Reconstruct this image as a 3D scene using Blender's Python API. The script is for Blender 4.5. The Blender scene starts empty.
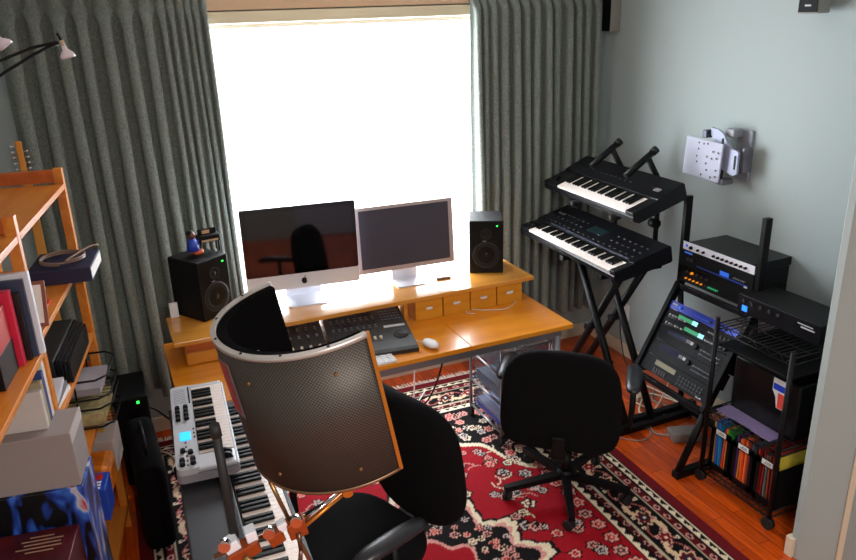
import bpy, bmesh, math, random
import numpy as np
from mathutils import Matrix, Vector
R = math.radians
random.seed(7)
scene = bpy.context.scene
COL = scene.collection
# ------------------------------------------------------------------ colours and materials
def lin(c):
    if isinstance(c, str):
        c = tuple(int(c[i:i+2], 16) for i in (0, 2, 4))
    return tuple(((v/255)/12.92 if v/255 <= .04045 else ((v/255+.055)/1.055)**2.4) for v in c)
MATS = {}
def mat(name, col, rough=.5, metal=0., bump=None, noise=None, emit=None, coat=0., spec=.5, sheen=0.):
    if name in MATS: return MATS[name]
    m = bpy.data.materials.new(name); m.use_nodes = True
    nt = m.node_tree; b = nt.nodes['Principled BSDF']
    c = lin(col)
    b.inputs['Base Color'].default_value = (*c, 1)
    b.inputs['Roughness'].default_value = rough
    b.inputs['Metallic'].default_value = metal
    b.inputs['Coat Weight'].default_value = coat
    b.inputs['Specular IOR Level'].default_value = spec
    b.inputs['Sheen Weight'].default_value = sheen
    tc = nt.nodes.new('ShaderNodeTexCoord')
    if noise:
        sc, amt = noise
        n = nt.nodes.new('ShaderNodeTexNoise'); n.inputs['Scale'].default_value = sc; n.inputs['Detail'].default_value = 5
        nt.links.new(tc.outputs['Object'], n.inputs['Vector'])
        r = nt.nodes.new('ShaderNodeValToRGB')
        r.color_ramp.elements[0].position = .3; r.color_ramp.elements[1].position = .7
        r.color_ramp.elements[0].color = (*[v*(1-amt) for v in c], 1)
        r.color_ramp.elements[1].color = (*[min(1, v*(1+amt)) for v in c], 1)
        nt.links.new(n.outputs['Fac'], r.inputs['Fac']); nt.links.new(r.outputs['Color'], b.inputs['Base Color'])
    if bump:
        sc, st = bump
        n = nt.nodes.new('ShaderNodeTexNoise'); n.inputs['Scale'].default_value = sc; n.inputs['Detail'].default_value = 3
        nt.links.new(tc.outputs['Object'], n.inputs['Vector'])
        bp = nt.nodes.new('ShaderNodeBump'); bp.inputs['Strength'].default_value = st; bp.inputs['Distance'].default_value = .002
        nt.links.new(n.outputs['Fac'], bp.inputs['Height']); nt.links.new(bp.outputs['Normal'], b.inputs['Normal'])
    if emit:
        b.inputs['Emission Color'].default_value = (*lin(emit[0]), 1); b.inputs['Emission Strength'].default_value = emit[1]
    MATS[name] = m
    return m
def wood(name, c1, c2, axis=0, rough=.35, scale=9., coat=.15):
    m = mat(name, c1, rough, coat=coat)
    nt = m.node_tree; b = nt.nodes['Principled BSDF']
    tc = nt.nodes.new('ShaderNodeTexCoord'); mp = nt.nodes.new('ShaderNodeMapping')
    s = [scale, scale, scale]; s[axis] = scale*.08
    mp.inputs['Scale'].default_value = s
    n = nt.nodes.new('ShaderNodeTexNoise'); n.inputs['Scale'].default_value = 3; n.inputs['Detail'].default_value = 6; n.inputs['Distortion'].default_value = .6
    r = nt.nodes.new('ShaderNodeValToRGB'); r.color_ramp.elements[0].position = .35; r.color_ramp.elements[1].position = .68
    r.color_ramp.elements[0].color = (*lin(c1), 1); r.color_ramp.elements[1].color = (*lin(c2), 1)
    nt.links.new(tc.outputs['Object'], mp.inputs['Vector']); nt.links.new(mp.outputs['Vector'], n.inputs['Vector'])
    nt.links.new(n.outputs['Fac'], r.inputs['Fac']); nt.links.new(r.outputs['Color'], b.inputs['Base Color'])
    return m
M_wall = mat('wall_paint', 'a6b1b0', .75, bump=(60, .15))
M_cream = mat('cream_paint', 'd9cbb2', .5)
M_white = mat('white_plastic', 'e6e6ea', .35)
M_pane = None
M_black = mat('black_plastic', '09090b', .5, spec=.22)
M_blackm = mat('black_powder_coat', '08080a', .5, spec=.22)
M_blacks = mat('black_satin', '0f0f13', .33, spec=.35)
M_fabric = mat('black_fabric', '09080a', .95, bump=(400, .5), spec=.15)
M_foam = mat('black_foam', '070708', .98, bump=(250, .8), spec=.05)
M_dgrey = mat('dark_grey', '2b2c31', .45)
M_grey = mat('grey_metal', '8b8e96', .35, .6)
M_chrome = mat('chrome', 'd0d0d2', .15, 1.)
M_alu = mat('brushed_aluminium', 'dce0ea', .35, .3)
M_silver = mat('silver_plastic', 'c4c6cc', .4, .2)
M_desk = wood('birch_desk', 'd8801a', 'e6941f', 0, .3, 6)
M_desk2 = wood('birch_box', 'd0881c', 'e09a28', 0, .45, 8)
M_pine = wood('pine', 'c8701e', 'd98a34', 0, .4, 7)
M_pined = wood('pine_deep', 'a84c14', 'bd6020', 0, .4, 7)
M_key = mat('ivory_key', 'f0e4de', .3)
M_bkey = mat('ebony_key', '070707', .35, spec=.25)
M_led = mat('green_led', '20d040', .4, emit=('30ff50', 3.))
M_lcd = mat('cyan_lcd', '20b0e8', .4, emit=('28b8f4', 1.2))
M_rubber = mat('rubber', '0b0b0c', .7)
M_copper = mat('orange_anodised', '8c3c12', .4, .4)
M_red = mat('red_card', 'b3201c', .45)
M_paper = mat('white_paper', 'e2e0dc', .7)
M_gcard = mat('grey_card', '9a8f8c', .7)
M_screen = mat('glossy_screen', '050506', .04, coat=.0, spec=.6)
M_screen2 = mat('matte_screen', '3c3a48', .28, spec=.6)
# ------------------------------------------------------------------ mesh builder
def T(x=0, y=0, z=0): return Matrix.Translation((x, y, z))
def RX(a): return Matrix.Rotation(R(a), 4, 'X')
def RY(a): return Matrix.Rotation(R(a), 4, 'Y')
def RZ(a): return Matrix.Rotation(R(a), 4, 'Z')
class MB:
    def __init__(s, M=None): s.bm = bmesh.new(); s.M = M or Matrix.Identity(4); s.mi = 0
    def _fin(s, vs, M, smooth=False):
        fs = set()
        for v in vs:
            v.co = s.M @ M @ v.co
            fs.update(v.link_faces)
        for f in fs: f.material_index = s.mi; f.smooth = smooth
    def box(s, x0, y0, z0, x1, y1, z1, bev=0, M=Matrix.Identity(4), seg=2, smooth=False):
        r = bmesh.ops.create_cube(s.bm, size=1)['verts']
        for v in r:
            v.co = Vector(((x0+x1)/2+v.co.x*(x1-x0), (y0+y1)/2+v.co.y*(y1-y0), (z0+z1)/2+v.co.z*(z1-z0)))
        if bev:
            es = list({e for v in r for e in v.link_edges})
            g = bmesh.ops.bevel(s.bm, geom=es, offset=bev, segments=seg, affect='EDGES', profile=.5)
            r = list({v for f in g['faces'] for v in f.verts} | {v for v in r if v.is_valid})
        s._fin(r, M, smooth); return s
    def cyl(s, p0, p1, r0, r1=None, n=16, smooth=True, cap=True):
        p0, p1 = Vector(p0), Vector(p1); r1 = r0 if r1 is None else r1
        d = p1-p0; q = d.to_track_quat('Z', 'Y').to_matrix().to_4x4()
        g = bmesh.ops.create_cone(s.bm, cap_ends=cap, cap_tris=False, segments=n, radius1=r0, radius2=r1, depth=d.length)['verts']
        s._fin(g, Matrix.Translation((p0+p1)/2) @ q, False)
        if smooth:
            for f in {f for v in g for f in v.link_faces}:
                if len(f.verts) == 4: f.smooth = True
        return s
    def sph(s, c, r, sc=(1, 1, 1), n=14, M=Matrix.Identity(4)):
        g = bmesh.ops.create_uvsphere(s.bm, u_segments=n, v_segments=max(6, n*2//3), radius=r)['verts']
        s._fin(g, T(*c) @ M @ Matrix.Diagonal((*sc, 1)), True); return s
    def tube(s, pts, r, n=8, closed=False):
        pts = [Vector(p) for p in pts]; rings = []; up = None
        N = len(pts)
        for i, p in enumerate(pts):
            a = pts[(i-1) % N] if (closed or i) else p
            b = pts[(i+1) % N] if (closed or i < N-1) else p
            t = (b-a).normalized()
            if up is None: up = t.orthogonal().normalized()
            up = (up - t*up.dot(t)).normalized(); w = t.cross(up)
            rr = r[i] if isinstance(r, (list, tuple)) else r
            rings.append([s.bm.verts.new(s.M @ (p+(up*math.cos(2*math.pi*k/n)+w*math.sin(2*math.pi*k/n))*rr)) for k in range(n)])
        M_ = N if closed else N-1
        for i in range(M_):
            A, B = rings[i], rings[(i+1) % N]
            for k in range(n):
                f = s.bm.faces.new((A[k], A[(k+1) % n], B[(k+1) % n], B[k])); f.smooth = True; f.material_index = s.mi
        if not closed:
            for c in (rings[0][::-1], rings[-1]):
                f = s.bm.faces.new(c); f.material_index = s.mi
        return s
    def prism(s, pts, h, M=Matrix.Identity(4), smooth=False):
        """outline in local xy extruded to z=h"""
        a = [s.bm.verts.new((x, y, 0)) for x, y in pts]; b = [s.bm.verts.new((x, y, h)) for x, y in pts]
        n = len(pts)
        s.bm.faces.new(a[::-1]); s.bm.faces.new(b)
        for i in range(n):
            f = s.bm.faces.new((a[i], a[(i+1) % n], b[(i+1) % n], b[i]))
        s._fin(a+b, M)
        if smooth:
            for f in {f for v in a for f in v.link_faces}:
                if len(f.verts) == 4: f.smooth = True
        return s
    def lathe(s, prof, M=Matrix.Identity(4), n=24):
        rings = []
        for r, z in prof:
            rings.append([s.bm.verts.new((r*math.cos(2*math.pi*k/n), r*math.sin(2*math.pi*k/n), z)) for k in range(n)])
        for A, B in zip(rings, rings[1:]):
            for k in range(n): s.bm.faces.new((A[k], A[(k+1) % n], B[(k+1) % n], B[k]))
        s._fin([v for q in rings for v in q], M, True); return s
    def grid(s, f, nu, nv, smooth=True):
        vs = [[s.bm.verts.new(s.M @ Vector(f(i/nu, j/nv))) for j in range(nv+1)] for i in range(nu+1)]
        for i in range(nu):
            for j in range(nv):
                q = s.bm.faces.new((vs[i][j], vs[i+1][j], vs[i+1][j+1], vs[i][j+1])); q.smooth = smooth; q.material_index = s.mi
        return s
    def m(s, i): s.mi = i; return s
    def build(s, name, mats, parent=None, loc=None, rz=None):
        bmesh.ops.recalc_face_normals(s.bm, faces=s.bm.faces[:])
        me = bpy.data.meshes.new(name); s.bm.to_mesh(me); s.bm.free()
        for m_ in (mats if isinstance(mats, (list, tuple)) else [mats]): me.materials.append(m_)
        o = bpy.data.objects.new(name, me); COL.objects.link(o)
        if parent is not None: o.parent = parent
        if loc: o.location = loc
        if rz is not None: o.rotation_euler[2] = R(rz)
        return o
def tag(o, label, cat, group=None, kind=None):
    o['label'] = label; o['category'] = cat
    if group: o['group'] = group
    if kind: o['kind'] = kind
    return o
def thing(name, label, cat, loc=(0, 0, 0), rz=0, group=None, rot=None):
    o = bpy.data.objects.new(name, None); COL.objects.link(o); o.empty_display_size = .05
    o.location = loc; o.rotation_euler = rot or (0, 0, R(rz))
    return tag(o, label, cat, group)
def struct(o): o['kind'] = 'structure'; return o
def cp(o, parent, loc=None):
    c = o.copy(); COL.objects.link(c); c.parent = parent
    if loc is not None: c.location = loc
    return c
def kids(o): return [c for c in bpy.data.objects if c.parent == o]
def copy_tree(o, parent=None):
    c = o.copy(); COL.objects.link(c); c.parent = parent
    for ch in kids(o): copy_tree(ch, c)
    return c
def bx(name, m, parent, *a, bev=0, M=Matrix.Identity(4), seg=2):
    return MB().box(*a, bev=bev, M=M, seg=seg).build(name, m, parent)
ID = Matrix.Identity(4)

# ------------------------------------------------------------------ camera
Cm = Matrix(((0.917, -0.3975, 0.0), (0, 0, 0), (0, 0, 0)))
p_, y_, r_ = 0.3487209, 0.40827726, 0.0313673
fw = Vector((math.sin(y_)*math.cos(p_), math.cos(y_)*math.cos(p_), -math.sin(p_)))
r0 = Vector((math.cos(y_), -math.sin(y_), 0)); d0 = fw.cross(r0)
rt = math.cos(r_)*r0+math.sin(r_)*d0; dn = -math.sin(r_)*r0+math.cos(r_)*d0
cam = bpy.data.cameras.new('camera'); cam.lens = 748/856*36; cam.sensor_width = 36; cam.clip_start = .05
co = bpy.data.objects.new('camera', cam); COL.objects.link(co)
mw = Matrix((( rt.x, -dn.x, -fw.x, 0), (rt.y, -dn.y, -fw.y, 0), (rt.z, -dn.z, -fw.z, 2.25), (0, 0, 0, 1)))
co.matrix_world = mw
scene.camera = co

# ------------------------------------------------------------------ the room
XR, YB, ZC, XL, YF = 3.03, 4.10, 2.62, -.85, -1.6
def floor_mat():
    m = mat('red_oak_floor', 'a03c14', .3, coat=.25)
    nt = m.node_tree; b = nt.nodes['Principled BSDF']; L = nt.links.new
    tc = nt.nodes.new('ShaderNodeTexCoord'); mp = nt.nodes.new('ShaderNodeMapping'); mp.inputs['Rotation'].default_value = (0, 0, R(90))
    L(tc.outputs['Object'], mp.inputs['Vector'])
    br = nt.nodes.new('ShaderNodeTexBrick'); L(mp.outputs['Vector'], br.inputs['Vector'])
    br.inputs['Scale'].default_value = 1; br.inputs['Brick Width'].default_value = .42; br.inputs['Row Height'].default_value = .062
    br.inputs['Mortar Size'].default_value = .0012; br.inputs['Bias'].default_value = -.1
    br.inputs['Color1'].default_value = (*lin('e05c16'), 1); br.inputs['Color2'].default_value = (*lin('a83a0a'), 1); br.inputs['Mortar'].default_value = (*lin('3c1206'), 1)
    mp2 = nt.nodes.new('ShaderNodeMapping'); mp2.inputs['Scale'].default_value = (40, 2.5, 1); L(tc.outputs['Object'], mp2.inputs['Vector'])
    n = nt.nodes.new('ShaderNodeTexNoise'); n.inputs['Scale'].default_value = 2; n.inputs['Detail'].default_value = 5; L(mp2.outputs['Vector'], n.inputs['Vector'])
    mx = nt.nodes.new('ShaderNodeMix'); mx.data_type = 'RGBA'; mx.blend_type = 'MULTIPLY'; mx.inputs[0].default_value = .7
    r = nt.nodes.new('ShaderNodeValToRGB'); r.color_ramp.elements[0].color = (.45, .4, .4, 1); r.color_ramp.elements[1].color = (1.25, 1.2, 1.1, 1)
    r.color_ramp.elements[0].position = .3; r.color_ramp.elements[1].position = .7
    L(n.outputs['Fac'], r.inputs['Fac']); L(br.outputs['Color'], mx.inputs[6]); L(r.outputs['Color'], mx.inputs[7]); L(mx.outputs[2], b.inputs['Base Color'])
    return m
struct(MB().box(XL-.1, YF-.1, -.08, XR+.1, YB+.1, 0).build('floor', floor_mat()))
struct(MB().box(XL-.1, YF-.1, ZC, XR+.1, YB+.1, ZC+.08).build('ceiling', mat('ceiling_paint', 'd8d4cc', .8)))
WX0, WX1, WZ0, WZ1 = .22, 2.22, .60, 2.20
w = MB()
w.box(XL-.1, YB, 0, WX0, YB+.12, ZC); w.box(WX1, YB, 0, XR+.1, YB+.12, ZC)
w.box(WX0, YB, 0, WX1, YB+.12, WZ0); w.box(WX0, YB, WZ1+.02, WX1, YB+.12, ZC)
struct(w.build('wall_back', M_wall))
struct(MB().box(XR, 1.3, 0, XR+.1, YB+.12, ZC).build('wall_right', M_wall))
struct(MB().box(XL-.1, YF, 0, XL, YB, ZC).build('wall_left', M_wall))
struct(MB().box(XL-.1, YF-.1, 0, XR+.1, YF, ZC).build('wall_front', M_wall))
# wall stub on the right with a rounded corner, and the closet side of it
st = MB()
pts = [(XR, 1.79), (2.428, 1.79), (2.42, 1.782), (2.42, 1.755), (2.431, 1.743), (2.54, 1.650), (2.54, 1.50), (XR, 1.50)]
st.prism(pts, ZC)
struct(st.build('wall_stub', M_wall))
struct(MB(T(2.54, 1.650, 0) @ RZ(-40)).box(-.012, -.012, 0, .09, .0, ZC, bev=.003).build('trim_1', M_cream))
M_pinkish = mat('beige_door_paint', 'b8a596', .5)
d1 = struct(MB().box(2.60, .70, .01, 2.64, 1.50, 2.05, bev=.003).build('door_1', M_pinkish))
kn = MB().cyl((2.55, .80, 1.0), (2.60, .80, 1.0), .012).sph((2.54, .80, 1.0), .028).build('door_knob', M_chrome, d1)
struct(MB().box(2.60, YF, 0, 2.70, .70, ZC).box(2.60, .70, 2.06, 2.70, 1.50, ZC).build('wall_side', M_wall))
# baseboards
def bb(name, *b): struct(MB().box(*b, bev=.004).build(name, M_cream))
bb('baseboard_right', XR-.014, 1.803, 0, XR, YB, .09)
d2 = struct(MB().box(.75, YF, .01, 1.55, YF+.04, 2.03, bev=.004).build('reflected_door', mat('pale_blue_door', 'b4c0d4', .4)))  # unseen door, added so the computer screen reflects a bluish streak
MB().cyl((.83, YF+.04, 1.0), (.83, YF+.09, 1.0), .012).sph((.83, YF+.10, 1.0), .026).build('door_knob', M_chrome, d2)
bb('baseboard_back', XL, YB-.014, 0, XR-.014, YB, .09)
bb('baseboard_stub', 2.405, 1.765, 0, XR-.014, 1.803, .095)
bb('baseboard_left', XL, YF, 0, XL+.014, YB-.014, .09)
# window
wf = MB()
wf.box(WX0, YB-.005, WZ0, WX0+.045, YB+.1, WZ1); wf.box(WX1-.045, YB-.005, WZ0, WX1, YB+.1, WZ1)
wf.box(WX0+.045, YB-.005, WZ0, WX1-.045, YB+.1, WZ0+.04); wf.box(WX0+.045, YB, WZ1-.02, WX1-.045, YB+.1, WZ1)
win = struct(wf.build('window_1', mat('white_frame', 'ece8e0', .5)))
mg = bpy.data.materials.new('window_glass'); mg.use_nodes = True
nt = mg.node_tree; nt.nodes.clear(); o_ = nt.nodes.new('ShaderNodeOutputMaterial'); mx = nt.nodes.new('ShaderNodeMixShader')
tr = nt.nodes.new('ShaderNodeBsdfTransparent'); gl = nt.nodes.new('ShaderNodeBsdfGlossy'); gl.inputs['Roughness'].default_value = .02
mx.inputs[0].default_value = .06
nt.links.new(tr.outputs[0], mx.inputs[1]); nt.links.new(gl.outputs[0], mx.inputs[2]); nt.links.new(mx.outputs[0], o_.inputs['Surface'])
MB().box(WX0+.045, YB+.05, WZ0+.04, WX1-.045, YB+.054, WZ1-.02).build('window_pane', mg, win)
MB().box(WX0-.02, YB-.05, WZ0-.03, WX1+.02, YB+.0, WZ0-.001, bev=.004).build('window_sill', M_cream, win)
# headrail and header casing above the window
struct(MB().box(.30, YB-.05, 2.205, 2.16, YB, 2.262, bev=.003).build('trim_2', mat('cream_rail', 'dccfae', .45)))
struct(MB().box(.45, YB-.055, 2.268, 2.06, YB, 2.40, bev=.003).build('trim_3', mat('header_casing', 'cfae8c', .3)))

# ------------------------------------------------------------------ curtains
def curtain_mat():
    m = mat('grey_green_curtain', '69746e', .9, sheen=.3)
    nt = m.node_tree; b = nt.nodes['Principled BSDF']; L = nt.links.new
    tc = nt.nodes.new('ShaderNodeTexCoord'); mp = nt.nodes.new('ShaderNodeMapping'); mp.inputs['Scale'].default_value = (260, 260, 90); L(tc.outputs['Object'], mp.inputs['Vector'])
    n = nt.nodes.new('ShaderNodeTexNoise'); n.inputs['Scale'].default_value = 1; n.inputs['Detail'].default_value = 4; L(mp.outputs['Vector'], n.inputs['Vector'])
    r = nt.nodes.new('ShaderNodeValToRGB'); r.color_ramp.elements[0].position = .3; r.color_ramp.elements[1].position = .7
    r.color_ramp.elements[0].color = (*lin('5a645e'), 1); r.color_ramp.elements[1].color = (*lin('8c958c'), 1)
    L(n.outputs['Fac'], r.inputs['Fac']); L(r.outputs['Color'], b.inputs['Base Color'])
    bp = nt.nodes.new('ShaderNodeBump'); bp.inputs['Strength'].default_value = .3; bp.inputs['Distance'].default_value = .001
    L(n.outputs['Fac'], bp.inputs['Height']); L(bp.outputs['Normal'], b.inputs['Normal'])
    return m
M_cur = curtain_mat()
def curtain(name, x0, widths, z0, z1, yb, label, lean=0., xb=0.):
    n = len(widths); per = 14
    xs = [x0]
    for wd in widths: xs.append(xs[-1]+wd)
    rnd = [random.uniform(.8, 1.2) for _ in widths]
    zs = [z0+(z1-z0)*k/26 for k in range(23)]+[z1-.22, z1-.18, z1-.15, z1-.12, z1-.09, z1-.05, z1]
    zs = sorted(set(zs))
    bm = bmesh.new(); cols = []
    for i in range(n*per+1):
        k = min(i//per, n-1); t = i/per-k
        col = []
        for z in zs:
            h = (z1-z)
            pin = max(0., 1-abs(h-.122)/.045)          # pinch just under the header
            wd = widths[k]; amp = (.055+.70*wd)*rnd[k]
            amp *= .55+.45*min(1, h/1.2)
            amp *= 1-.55*pin
            if h < .13: amp *= .75
            ph = 2*math.pi*t
            dx = (.15*wd*math.sin(ph*2)+.06*wd*math.sin(ph))*(1-.5*pin)*(1 if h > .13 else .4)-.17*wd*math.sin(ph)*pin*1.2
            prof = .5-.5*math.cos(ph)
            prof = prof**.9
            wob = .012*math.sin(k*2.3+z*2.1)*min(1, h)
            y = yb-amp*prof+wob*.3
            x = xs[k]+wd*t+dx+wob*.6+xb*(h/(z1-z0))*(t+k)/n
            col.append(bm.verts.new((x, y, z)))
        cols.append(col)
    for i in range(len(cols)-1):
        for j in range(len(zs)-1):
            f = bm.faces.new((cols[i][j], cols[i+1][j], cols[i+1][j+1], cols[i][j+1])); f.smooth = True
    me = bpy.data.meshes.new(name); bm.to_mesh(me); bm.free(); me.materials.append(M_cur)
    o = bpy.data.objects.new(name, me); COL.objects.link(o)
    sd = o.modifiers.new('thick', 'SOLIDIFY'); sd.thickness = .003; sd.offset = 0
    return tag(o, label, 'curtain')
curtain('curtain', -.335, [.108, .10, .10, .095, .10, .095, .09, .05, .045, .04, .035, .04, .035], .30, 2.40, 4.03,
        'long grey-green pinch-pleated curtain left of the window, behind the wooden shelves', xb=.03)
curtain('curtain', 2.05, [.055, .05, .06, .07, .075, .07, .075, .07, .075, .075, .07, .07, .075], .28, 2.40, 4.02,
        'long grey-green pleated curtain right of the window, behind the black synthesizers')
cr = MB().cyl((-.4, 4.04, 2.41), (2.95, 4.04, 2.41), .012).build('curtain_rod', M_blackm)
tag(cr, 'thin curtain rod running above the window across both curtains', 'curtain rod')

# ------------------------------------------------------------------ rug
def make_rug():
    Wd, Ln, c = 2.40, 3.32, .0072
    nx, ny = int(Wd/c), int(Ln/c)
    X, Y = np.meshgrid((np.arange(nx+1)/nx-.5)*Wd, (np.arange(ny+1)/ny-.5)*Ln)
    D = np.minimum(Wd/2-np.abs(X), Ln/2-np.abs(Y))
    cc = lambda s: np.array(lin(s))
    img = np.zeros(X.shape+(3,)); img[:] = cc('a01220')
    RED, DK, CR, PK, MAR, NAV, GRN = [cc(s) for s in ('a00c1e', '0a0609', 'ecdcc0', 'dc9c94', '5c0d16', '1c2440', '2c4034')]
    img[:] = RED
    def band(a, b, col): img[(D >= a) & (D < b)] = col
    horiz = (Ln/2-np.abs(Y)) < (Wd/2-np.abs(X))
    S = np.where(horiz, X, Y)                        # running coordinate along the border
    band(-1, .055, cc('68101a')); band(.055, .064, DK)
    band(.064, .100, CR)
    tt = np.abs(((S/.055) % 1)-.5)*2
    img[(D > .070) & (D < .070+.024*tt) & (D < .094)] = DK
    band(.100, .110, DK); band(.110, .146, MAR)
    q = np.abs(((S/.075) % 1)-.5)*.075; r = np.hypot(q*.7, (D-.128))
    img[(r < .014) & (D > .11) & (D < .146)] = PK; img[(r < .008) & (D > .11) & (D < .146)] = DK
    band(.146, .154, CR*.6); band(.154, .302, DK)
    # main border meander with flowers
    cx = .228+.040*np.sin(2*np.pi*S/.30)
    m = (D > .158) & (D < .298)
    img[m & (np.abs(D-cx) < .014)] = cc('e6c8a4')
    cx2 = .228-.046*np.sin(2*np.pi*S/.30+.6)
    img[m & (np.abs(D-cx2) < .005)] = cc('a85a50')
    for per, off, rad in ((.30, 0, .046), (.30, .15, .036)):
        s = ((S-off)/per) % 1; s = np.minimum(s, 1-s)*per
        th = np.arctan2(D-.228, s+1e-6); rr = np.hypot(s, D-.228)
        edge = rad*(1+.22*np.cos(6*th))
        img[m & (rr < edge)] = cc('e0bfa0') if rad > .04 else PK
        img[m & (rr < edge*.8)] = MAR; img[m & (rr < edge*.45)] = NAV if rad > .04 else RED; img[m & (rr < edge*.2)] = CR
    for k in range(8):
        s = ((S-.037*k-.02)/.30) % 1; s = np.minimum(s, 1-s)*.30
        dd = .178+.014*(k % 3) if k % 2 else .276-.014*(k % 3)
        rr = np.hypot(s, D-dd); img[m & (rr < .011)] = PK if k % 3 else CR; img[m & (rr < .0045)] = MAR
    band(.302, .310, CR*.6); band(.310, .342, MAR*.5)
    q = np.abs(((S/.075+.5) % 1)-.5)*.075; r = np.hypot(q*.7, (D-.326)); img[(r < .013) & (D > .31) & (D < .342)] = PK*.8; img[(r < .008) & (D > .31) & (D < .342)] = DK
    band(.342, .348, DK); band(.348, .382, CR)
    img[(D > .353) & (D < .353+.024*tt) & (D < .376)] = DK
    band(.382, .392, DK)
    F = D >= .392
    rng = random.Random(3)
    def flower(x, y, r, pc, ic, kc, petals=6, rot=0.):
        i0, i1 = int((x-r*1.4+Wd/2)/Wd*nx), int((x+r*1.4+Wd/2)/Wd*nx)+2
        j0, j1 = int((y-r*1.4+Ln/2)/Ln*ny), int((y+r*1.4+Ln/2)/Ln*ny)+2
        i0, j0 = max(i0, 0), max(j0, 0)
        if i1 <= i0 or j1 <= j0: return
        xx, yy = X[j0:j1, i0:i1]-x, Y[j0:j1, i0:i1]-y
        sub = img[j0:j1, i0:i1]; rr = np.hypot(xx, yy); th = np.arctan2(yy, xx)+rot
        e = r*(1+.18*np.cos(petals*th))
        sub[rr < e*1.28] = kc; sub[rr < e] = pc; sub[rr < e*.58] = ic; sub[rr < e*.26] = pc
    def vine(pts, wd, col):
        for (x0, y0), (x1, y1) in zip(pts, pts[1:]):
            n = max(2, int(math.hypot(x1-x0, y1-y0)/.006))
            for k in range(n):
                x, y = x0+(x1-x0)*k/n, y0+(y1-y0)*k/n
                i, j = int((x+Wd/2)/Wd*nx+.5), int((y+Ln/2)/Ln*ny+.5); h = max(0, int(wd/c/2))
                img[max(0, j-h):j+h+1, max(0, i-h):i+h+1] = col
    # corner spandrels
    ax, ay = np.abs(X), np.abs(Y)
    cxx, cyy = Wd/2-.392-ax, Ln/2-.392-ay
    sp = F & ((cxx/.50)**1.3+(cyy/.72)**1.3 < 1+.10*np.cos(9*np.arctan2(cyy, cxx)))
    sp2 = F & ((cxx/.46)**1.3+(cyy/.68)**1.3 < 1+.10*np.cos(9*np.arctan2(cyy, cxx)))
    img[sp] = CR; img[sp2] = DK
    # medallion
    th = np.arctan2(Y, X)
    rr = np.hypot(X/.46, Y/.62)
    lob = 1+.10*np.cos(12*th)+.05*np.cos(4*th)
    sc = 1+.05*np.abs(np.sin(24*th)); img[rr < .93*lob*sc] = DK; img[rr < .89*lob*sc] = CR; img[rr < .81*lob*sc] = PK; img[rr < .79*lob] = DK
    img[rr < .40*(1+.12*np.cos(8*th))] = PK; img[rr < .36*(1+.12*np.cos(8*th))] = RED; img[rr < .17*(1+.2*np.cos(8*th))] = NAV
    # scattered flowers mirrored in the four quarters
    PAL = [(PK, DK, DK), (CR, MAR, DK), (cc('e8a094'), RED, DK), (cc('c9b9b0'), NAV, DK)]
    def quad(x, y, r, p, petals=6):
        for sx in (1, -1):
            for sy in (1, -1): flower(sx*x, sy*y, r, *PAL[p], petals=petals)
    for k in range(15): quad(.755-.012*math.sin(k*1.7), .05+.088*k, .030, 0 if k % 2 else 2)      # roses beside the inner border
    for k in range(7): quad(.05+.09*k, 1.215, .024, k % 3)
    for k in range(64):
        a = rng.uniform(.05, 1.5); q = rng.uniform(.90, 1.75)
        x, y = .52*q*math.cos(a), .72*q*math.sin(a)
        if x < .69 and y < 1.15: quad(x, y, rng.uniform(.018, .031), rng.randrange(4), rng.choice((5, 6)))
    for k in range(110):
        x, y = rng.uniform(.10, .78), rng.uniform(.5, 1.24)
        u, v_ = .808-x, 1.268-y
        if (u/.44)**1.3+(v_/.64)**1.3 < .95: quad(x, y, rng.uniform(.016, .03), rng.randrange(4))
    for k in range(40):
        a = rng.uniform(0, 1.57); q = rng.uniform(.42, .68)
        quad(.52*q*math.cos(a), .72*q*math.sin(a), rng.uniform(.012, .022), rng.randrange(4))
    for k in range(50):      # short leaves and vines
        a = rng.uniform(.05, 1.5); q = rng.uniform(1.0, 1.6); x, y = .52*q*math.cos(a), .72*q*math.sin(a); b = rng.uniform(0, 6.28)
        if x > .62 or y > 1.15: continue
        pts = [(x+.02*t*math.cos(b+.25*t), y+.02*t*math.sin(b+.25*t)) for t in range(5)]
        col = rng.choice((DK, GRN, PK, CR))
        for sx in (1, -1):
            for sy in (1, -1): vine([(sx*p[0], sy*p[1]) for p in pts], .008, col)
    img *= (1+.07*np.random.RandomState(2).randn(*X.shape))[..., None]
    img = np.clip(img, 0, 1)
    vs = np.zeros(X.shape+(3,)); vs[..., 0] = X; vs[..., 1] = Y; vs[..., 2] = .008
    # slight waviness
    n1 = nx+1; idx = np.arange((nx+1)*(ny+1)).reshape(ny+1, nx+1)
    fq = np.stack([idx[:-1, :-1], idx[:-1, 1:], idx[1:, 1:], idx[1:, :-1]], -1).reshape(-1, 4)
    rim = np.concatenate([idx[0], idx[1:, -1], idx[-1, :-1][::-1], idx[1:-1, 0][::-1]])
    nb = idx.size; bot = vs.reshape(-1, 3)[rim].copy(); bot[:, 2] = .001
    k = len(rim); side = np.array([[rim[(i+1) % k], rim[i], nb+i, nb+(i+1) % k] for i in range(k)])
    allv = np.concatenate([vs.reshape(-1, 3), bot]); allf = np.concatenate([fq, side])
    me = bpy.data.meshes.new('rug')
    me.from_pydata(allv.tolist(), [], allf.tolist())
    ca = me.color_attributes.new('pattern', 'FLOAT_COLOR', 'POINT')
    cl = np.ones((len(allv), 4), dtype=np.float32); cl[:nb, :3] = img.reshape(-1, 3); cl[nb:, :3] = MAR
    ca.data.foreach_set('color', cl.ravel())
    m = mat('woven_wool', 'a01220', .9, bump=(300, .5), spec=.2)
    nt = m.node_tree; a = nt.nodes.new('ShaderNodeAttribute'); a.attribute_name = 'pattern'
    nt.links.new(a.outputs['Color'], nt.nodes['Principled BSDF'].inputs['Base Color'])
    me.materials.append(m)
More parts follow.
